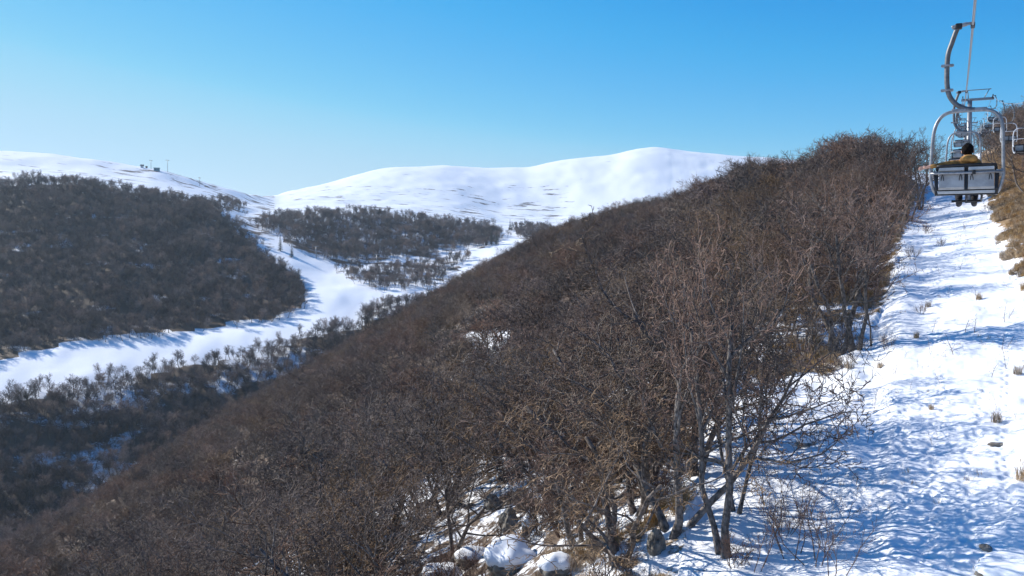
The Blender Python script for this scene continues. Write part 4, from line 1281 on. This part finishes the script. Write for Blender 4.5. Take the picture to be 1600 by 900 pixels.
# grass on the bank and in the clearing, brush under the trees
x, y = poisson(-20, 150, 14, 190, .42, 101)
z = ground_z(x, y)
at = attributes(x, y, z)
px, py = at[8], at[9]
s_, t_ = st(x, y)
big = fbm(x / 4.0, y / 4.0, 3)
tb = t_ - bank_edge(s_)
on_bank = at[4] & (tb > .1) & (tb < 12) & (big + .7 * smooth(0, 1.6, tb) > .05)
te = run_edge(s_) - t_
on_edge = at[3] & (te > .3) & (te < 4.5) & (big > .05) & (y < 120)
clear = poly_mask(px, py, P_CLEAR) & (big > -.4) & (py < 586)
ok = (on_bank | on_edge | clear) & in_view(px, py, 1, y, 20)
x, y, z = x[ok], y[ok], z[ok]
n = len(x)
sc = q.uniform(.6, 1.35, n)
scatter('dry_grass', 'tan dry grass on the bank right of the run and around the trees at its left edge', np.stack([x, y, z], -1), np.stack([q.normal(0, .2, n), q.normal(0, .2, n), q.uniform(0, 6.28, n)], -1), np.stack([sc * 1.3, sc * 1.3, sc], -1), q.integers(0, 4, n), tuft_src)
x, y = poisson(4, 60, 16, 110, .62, 131)
z = ground_z(x, y); at = attributes(x, y, z); px, py = at[8], at[9]
ok = at[5] & in_view(px, py, 1, y, 20) & (fbm(x / 3.0, y / 3.0, 3) > .42) & (q.random(len(x)) < .55)
x, y, z = x[ok], y[ok], z[ok]; n = len(x)
sc = q.uniform(.25, .8, n)
scatter('dry_stubble', 'sparse dry stubble and tiny stalks poking through the snow of the run', np.stack([x, y, z], -1), np.stack([q.normal(0, .25, n), q.normal(0, .25, n), q.uniform(0, 6.28, n)], -1), np.stack([sc, sc, sc], -1), q.integers(0, 4, n), stub_src)
print('STUBBLE', n)
x, y = poisson(-60, 110, 14, 110, 1.15, 111)
z = ground_z(x, y)
at = attributes(x, y, z); px, py = at[8], at[9]
s_, t_ = st(x, y)
te = run_edge(s_) - t_; tb = t_ - bank_edge(s_)
ok = ((at[3] & (te > 1.0) & ~poly_mask(px, py, P_CLEAR)) | (at[4] & (tb > 6.5) & (tb < 22) & (q.random(len(x)) < .5))) & in_view(px, py, 2, y, 20)
ok &= fbm(x / 7, y / 7, 2) > -.25
ok &= ~((px > 755) & (px < 845) & (py > 845))
x, y, z, px, py = x[ok], y[ok], z[ok], px[ok], py[ok]; n = len(x)
sc = q.uniform(.5, 1.6, n) * np.where((px > 840) & (px < 1130) & (y < 45), 1.35, 1.0)
scatter('brushwood', 'low brown brushwood growing under the trees of the near wood and bank', np.stack([x, y, z], -1), np.stack([q.normal(0, .15, n), q.normal(0, .15, n), q.uniform(0, 6.28, n)], -1), np.stack([sc, sc, sc], -1), q.integers(0, 3, n), thick_src)
print('BRUSH', n)

# ------------------------------------------------------------------ trees on the bank at the right
G_BANK = 'bare trees on the bank right of the chairlift'
bk = [(1592, 268, 9.0, 0), (1575, 262, 8.0, 2), (1606, 300, 8.5, 1), (1560, 258, 7.5, 4), (1548, 254, 7.0, 1), (1625, 262, 9.5, 2), (1583, 248, 9.0, 5), (1566, 246, 8.5, 3), (1612, 245, 10.0, 0), (1640, 290, 9.0, 4), (1598, 240, 9.5, 2), (1552, 243, 8.0, 0), (1540, 246, 6.5, 5), (1630, 235, 9.5, 1)]
pos_b = ['at the photo edge', 'behind the nearest empty downhill chairs']
for i, (a, b, h, v) in enumerate(bk):
    p = ground_at(a, b)
    if p.y > 240: p = Vector((slopes(a, b)[0] * (120 + 8 * (i % 5)), 120 + 8 * (i % 5), 0)); p.z = float(ground_z(p.x, p.y)[0])
    add_tree(HI[v], p, h, i * 1.7, (0, 0), 1.0, f'{CR[v]} brown tree on the right bank ' + pos_b[0 if a > 1580 else 1], G_BANK, ref=HH[v])
x, y = poisson(20, 240, 40, 330, 3.6, 121)
z = ground_z(x, y); at = attributes(x, y, z); s_, t_ = st(x, y); tb = t_ - bank_edge(s_)
ok = at[4] & (tb > 6.5) & (at[8] < 1690) & (y > 62) & (q.random(len(x)) < .9)
x, y, z = x[ok], y[ok], z[ok]
scatter_wood('bank_wood', 'brown leafless wood on the hillside right of the chairlift', x, y, z, q.uniform(5, 8.5, len(x)), 6.0, mid_src, 41)

# ------------------------------------------------------------------ conifers, far lift, huts
def conifer(seed):
    q = np.random.default_rng(seed)
    V, Q = [], []
    H = 10.0
    for k in range(26):
        h = .8 + (H - .9) * k / 26
        L = 2.1 * (1 - h / H) ** .8 + .15
        for j in range(9):
            a = q.uniform(0, 6.28); l = L * q.uniform(.75, 1.1)
            d = np.array([math.cos(a), math.sin(a), -.25]); sdv = np.array([-math.sin(a), math.cos(a), 0]) * l * .22
            b0 = np.array([0, 0, h]); i = len(V)
            V += [b0, b0 + d * l * .55 + sdv, b0 + d * l, b0 + d * l * .55 - sdv + [0, 0, -.12]]
            Q.append((i, i + 1, i + 2, i + 3))
    cr = mesh_data('crown', np.array(V), [np.array(Q)], M_NEEDLE, smooth_=False)
    m = MB().tube([(0, 0, -.3), (0, 0, 5), (0, 0, 10)], [.2, .12, .03], 7)
    t = m.build('trunk', M_BARK)
    tm = t.data; bpy.data.objects.remove(t)
    return tm, cr
CON = [conifer(700 + k) for k in range(3)]
G_CO = 'dark conifers at the end of the middle hill'
con = [(768, 383, 13, 'tallest dark spruce at the right end of the middle forest beside the snow track'), (760, 384, 11, 'dark spruce close left of the tallest one by the snow track'), (776, 383, 12, 'dark slim spruce standing alone right of the tallest one on the snow track'),
       (752, 378, 9, 'smaller dark spruce third left of the snow track'), (797, 360, 11, 'dark spruce beyond the bend of the snow track'), (800, 360, 9, 'short dark spruce beside the one beyond the bend'), (621, 345, 10, 'left one of the small spruces on top of the middle hill'),
       (634, 346, 9, 'right one of the small spruces on top of the middle hill'), (648, 349, 8, 'small spruce at the snowy notch of the middle hill'), (438, 392, 11, 'dark spruce at the left border of the upper piste'), (456, 402, 10, 'dark spruce lower down the left border of the upper piste'), (820, 356, 10, 'dark spruce in the clump right of the snow track'), (828, 358, 8, 'small dark spruce at the right of the clump by the snow track')]
for i, (a, b, h, l) in enumerate(con):
    p = ground_at(a, b); h *= 1.5; o = empty('spruce', p, i * 1.1, h / 10)
    link('trunk', CON[i % 3][0], o); link('crown', CON[i % 3][1], o)
    tag(o, l, 'spruce', G_CO)

def far_tower(px, py, H, label, az=0.6, name='piste_lift_tower', lamp=False):
    p = ground_at(px, py)
    o = empty(name, p, az)
    MB().tube([(0, 0, -1), (0, 0, H)], [.42, .30], 8).build('pole', M_STEEL, o)
    MB().box((0, 0, H + .1), (5.2, .5, .45)).build('crossarm', M_STEEL, o)
    for sx in (-1, 1): MB().box((sx * 2.4, 0, H - .35), (.35, 2.4, .5)).build('sheave_beam', M_DARKSTEEL, o)
    tag(o, label, 'lift tower', 'small lift towers along the valley piste')
ft = [(416, 360, 13, 'pale lift tower beside the upper piste at the edge of the middle forest'), (494, 404, 12, 'pale lift tower at the bend of the piste below the middle forest'), (589, 420, 14, 'grey lift tower in the lower clump of the middle forest'),
      (262, 269, 20, 'tallest thin lift tower standing on the left snowy ridge'), (236, 264, 14, 'short lift tower between the pale hut and the teal building on the ridge'), (312, 291, 14, 'lift tower farther down the left snowy ridge')]
for i, (a, b, h, l) in enumerate(ft): far_tower(a, b, h, l, .3 * i)

def hut(px, py, w, d, h, roof, wallm, roofm, label, name, flat=False):
    p = ground_at(px, py); o = empty(name, p, .3)
    MB().box((0, 0, h / 2 - 1), (w, d, h + 2)).build('wall', wallm, o)
    m = MB()
    if flat: m.box((0, 0, h + .25), (w + .8, d + .8, .5))
    else:
        a = [m.bm.verts.new(v) for v in ((-w / 2 - .6, -d / 2 - .6, h), (w / 2 + .6, -d / 2 - .6, h), (w / 2 + .6, d / 2 + .6, h), (-w / 2 - .6, d / 2 + .6, h), (-w / 2 - .6, 0, h + roof), (w / 2 + .6, 0, h + roof))]
        for f in ((0, 1, 5, 4), (2, 3, 4, 5), (0, 4, 3), (1, 2, 5), (3, 2, 1, 0)): m.bm.faces.new([a[k] for k in f])
    m.build('roof', roofm, o)
    for k in range(2): MB().box((-w / 4 + k * w / 2, -d / 2 - .03, h * .55), (w * .16, .12, h * .35)).build('window', M_GLASS, o)
    MB().box((0, -d / 2 - .03, h * .3), (w * .12, .14, h * .6)).build('door', roofm, o)
    tag(o, label, 'building')
hut(222, 262, 4.5, 4.5, 3.0, 2.2, M_HUTWALL, M_HUTROOF, 'small pale hut with a pitched roof on the left snowy ridge', 'hut')
hut(229, 262.5, 3, 3, 2.6, 1.0, M_HUTROOF, M_HUTROOF, 'small brown shed right beside the pale hut on the ridge', 'shed', True)
hut(245, 267, 9, 6, 4.5, 2.0, M_TEAL, M_TEAL, 'flat roofed teal lift station on the left snowy ridge', 'lift_station', True)

# scattered single trees on the far snow
G_FAR = 'single far trees on the snow near the valley piste'
ftz = [(16, 618, 'at the lower border of the piste near the left photo edge'), (58, 610, 'on the lower border of the piste, left of the forked pair'), (78, 607, 'on the lower border of the piste at the left, thinly branched'), (160, 592, 'on the lower border of the piste, left of the dense bank forest'),
       (170, 590, 'right beside another thin tree on the lower piste border'), (240, 574, 'on the lower piste border in front of the widest snow'), (465, 527, 'on the lower border of the piste near the valley bend'), (500, 517, 'on the lower piste border close to the near hill'),
       (370, 326, 'at the very top of the piste on the left ridge'), (352, 322, 'left of the top of the piste on the ridge'), (445, 340, 'at the left top of the middle forest'), (545, 330, 'on the crest of the middle hill'), (580, 331, 'standing up from the crest of the middle hill, right one')]
fm = []
for i, (a, b, l) in enumerate(ftz):
    p = ground_at(a, b)
    o = link('far_tree', tall_src[i % 5].data); o.location = p; o.scale = (.95,) * 3; o.rotation_euler = (0, 0, i * 1.3)
    tag(o, 'thin leafless tree ' + l, 'tree', G_FAR)
bpy.context.view_layer.update()
print('DONE')

# ------------------------------------------------------------------ thin winter haze over the valley
hz = MB().box((0, 0, (ZG.min() - 2 + ZG.max() + 40) / 2), (10700, 10700, ZG.max() + 40 - ZG.min() + 2))
m, nt, b = new_mat('haze')
nt.nodes.remove(b)
pv = nd(nt, 'ShaderNodeVolumePrincipled')
pv.inputs['Color'].default_value = (0.70, 0.86, 1.0, 1)
pv.inputs['Density'].default_value = 0.000075
pv.inputs['Anisotropy'].default_value = 0.2
nt.links.new(pv.outputs[0], nt.nodes['Material Output'].inputs['Volume'])
h_o = hz.build('haze', m)
tag(h_o, 'thin bluish winter haze filling the valley air', kind='stuff')
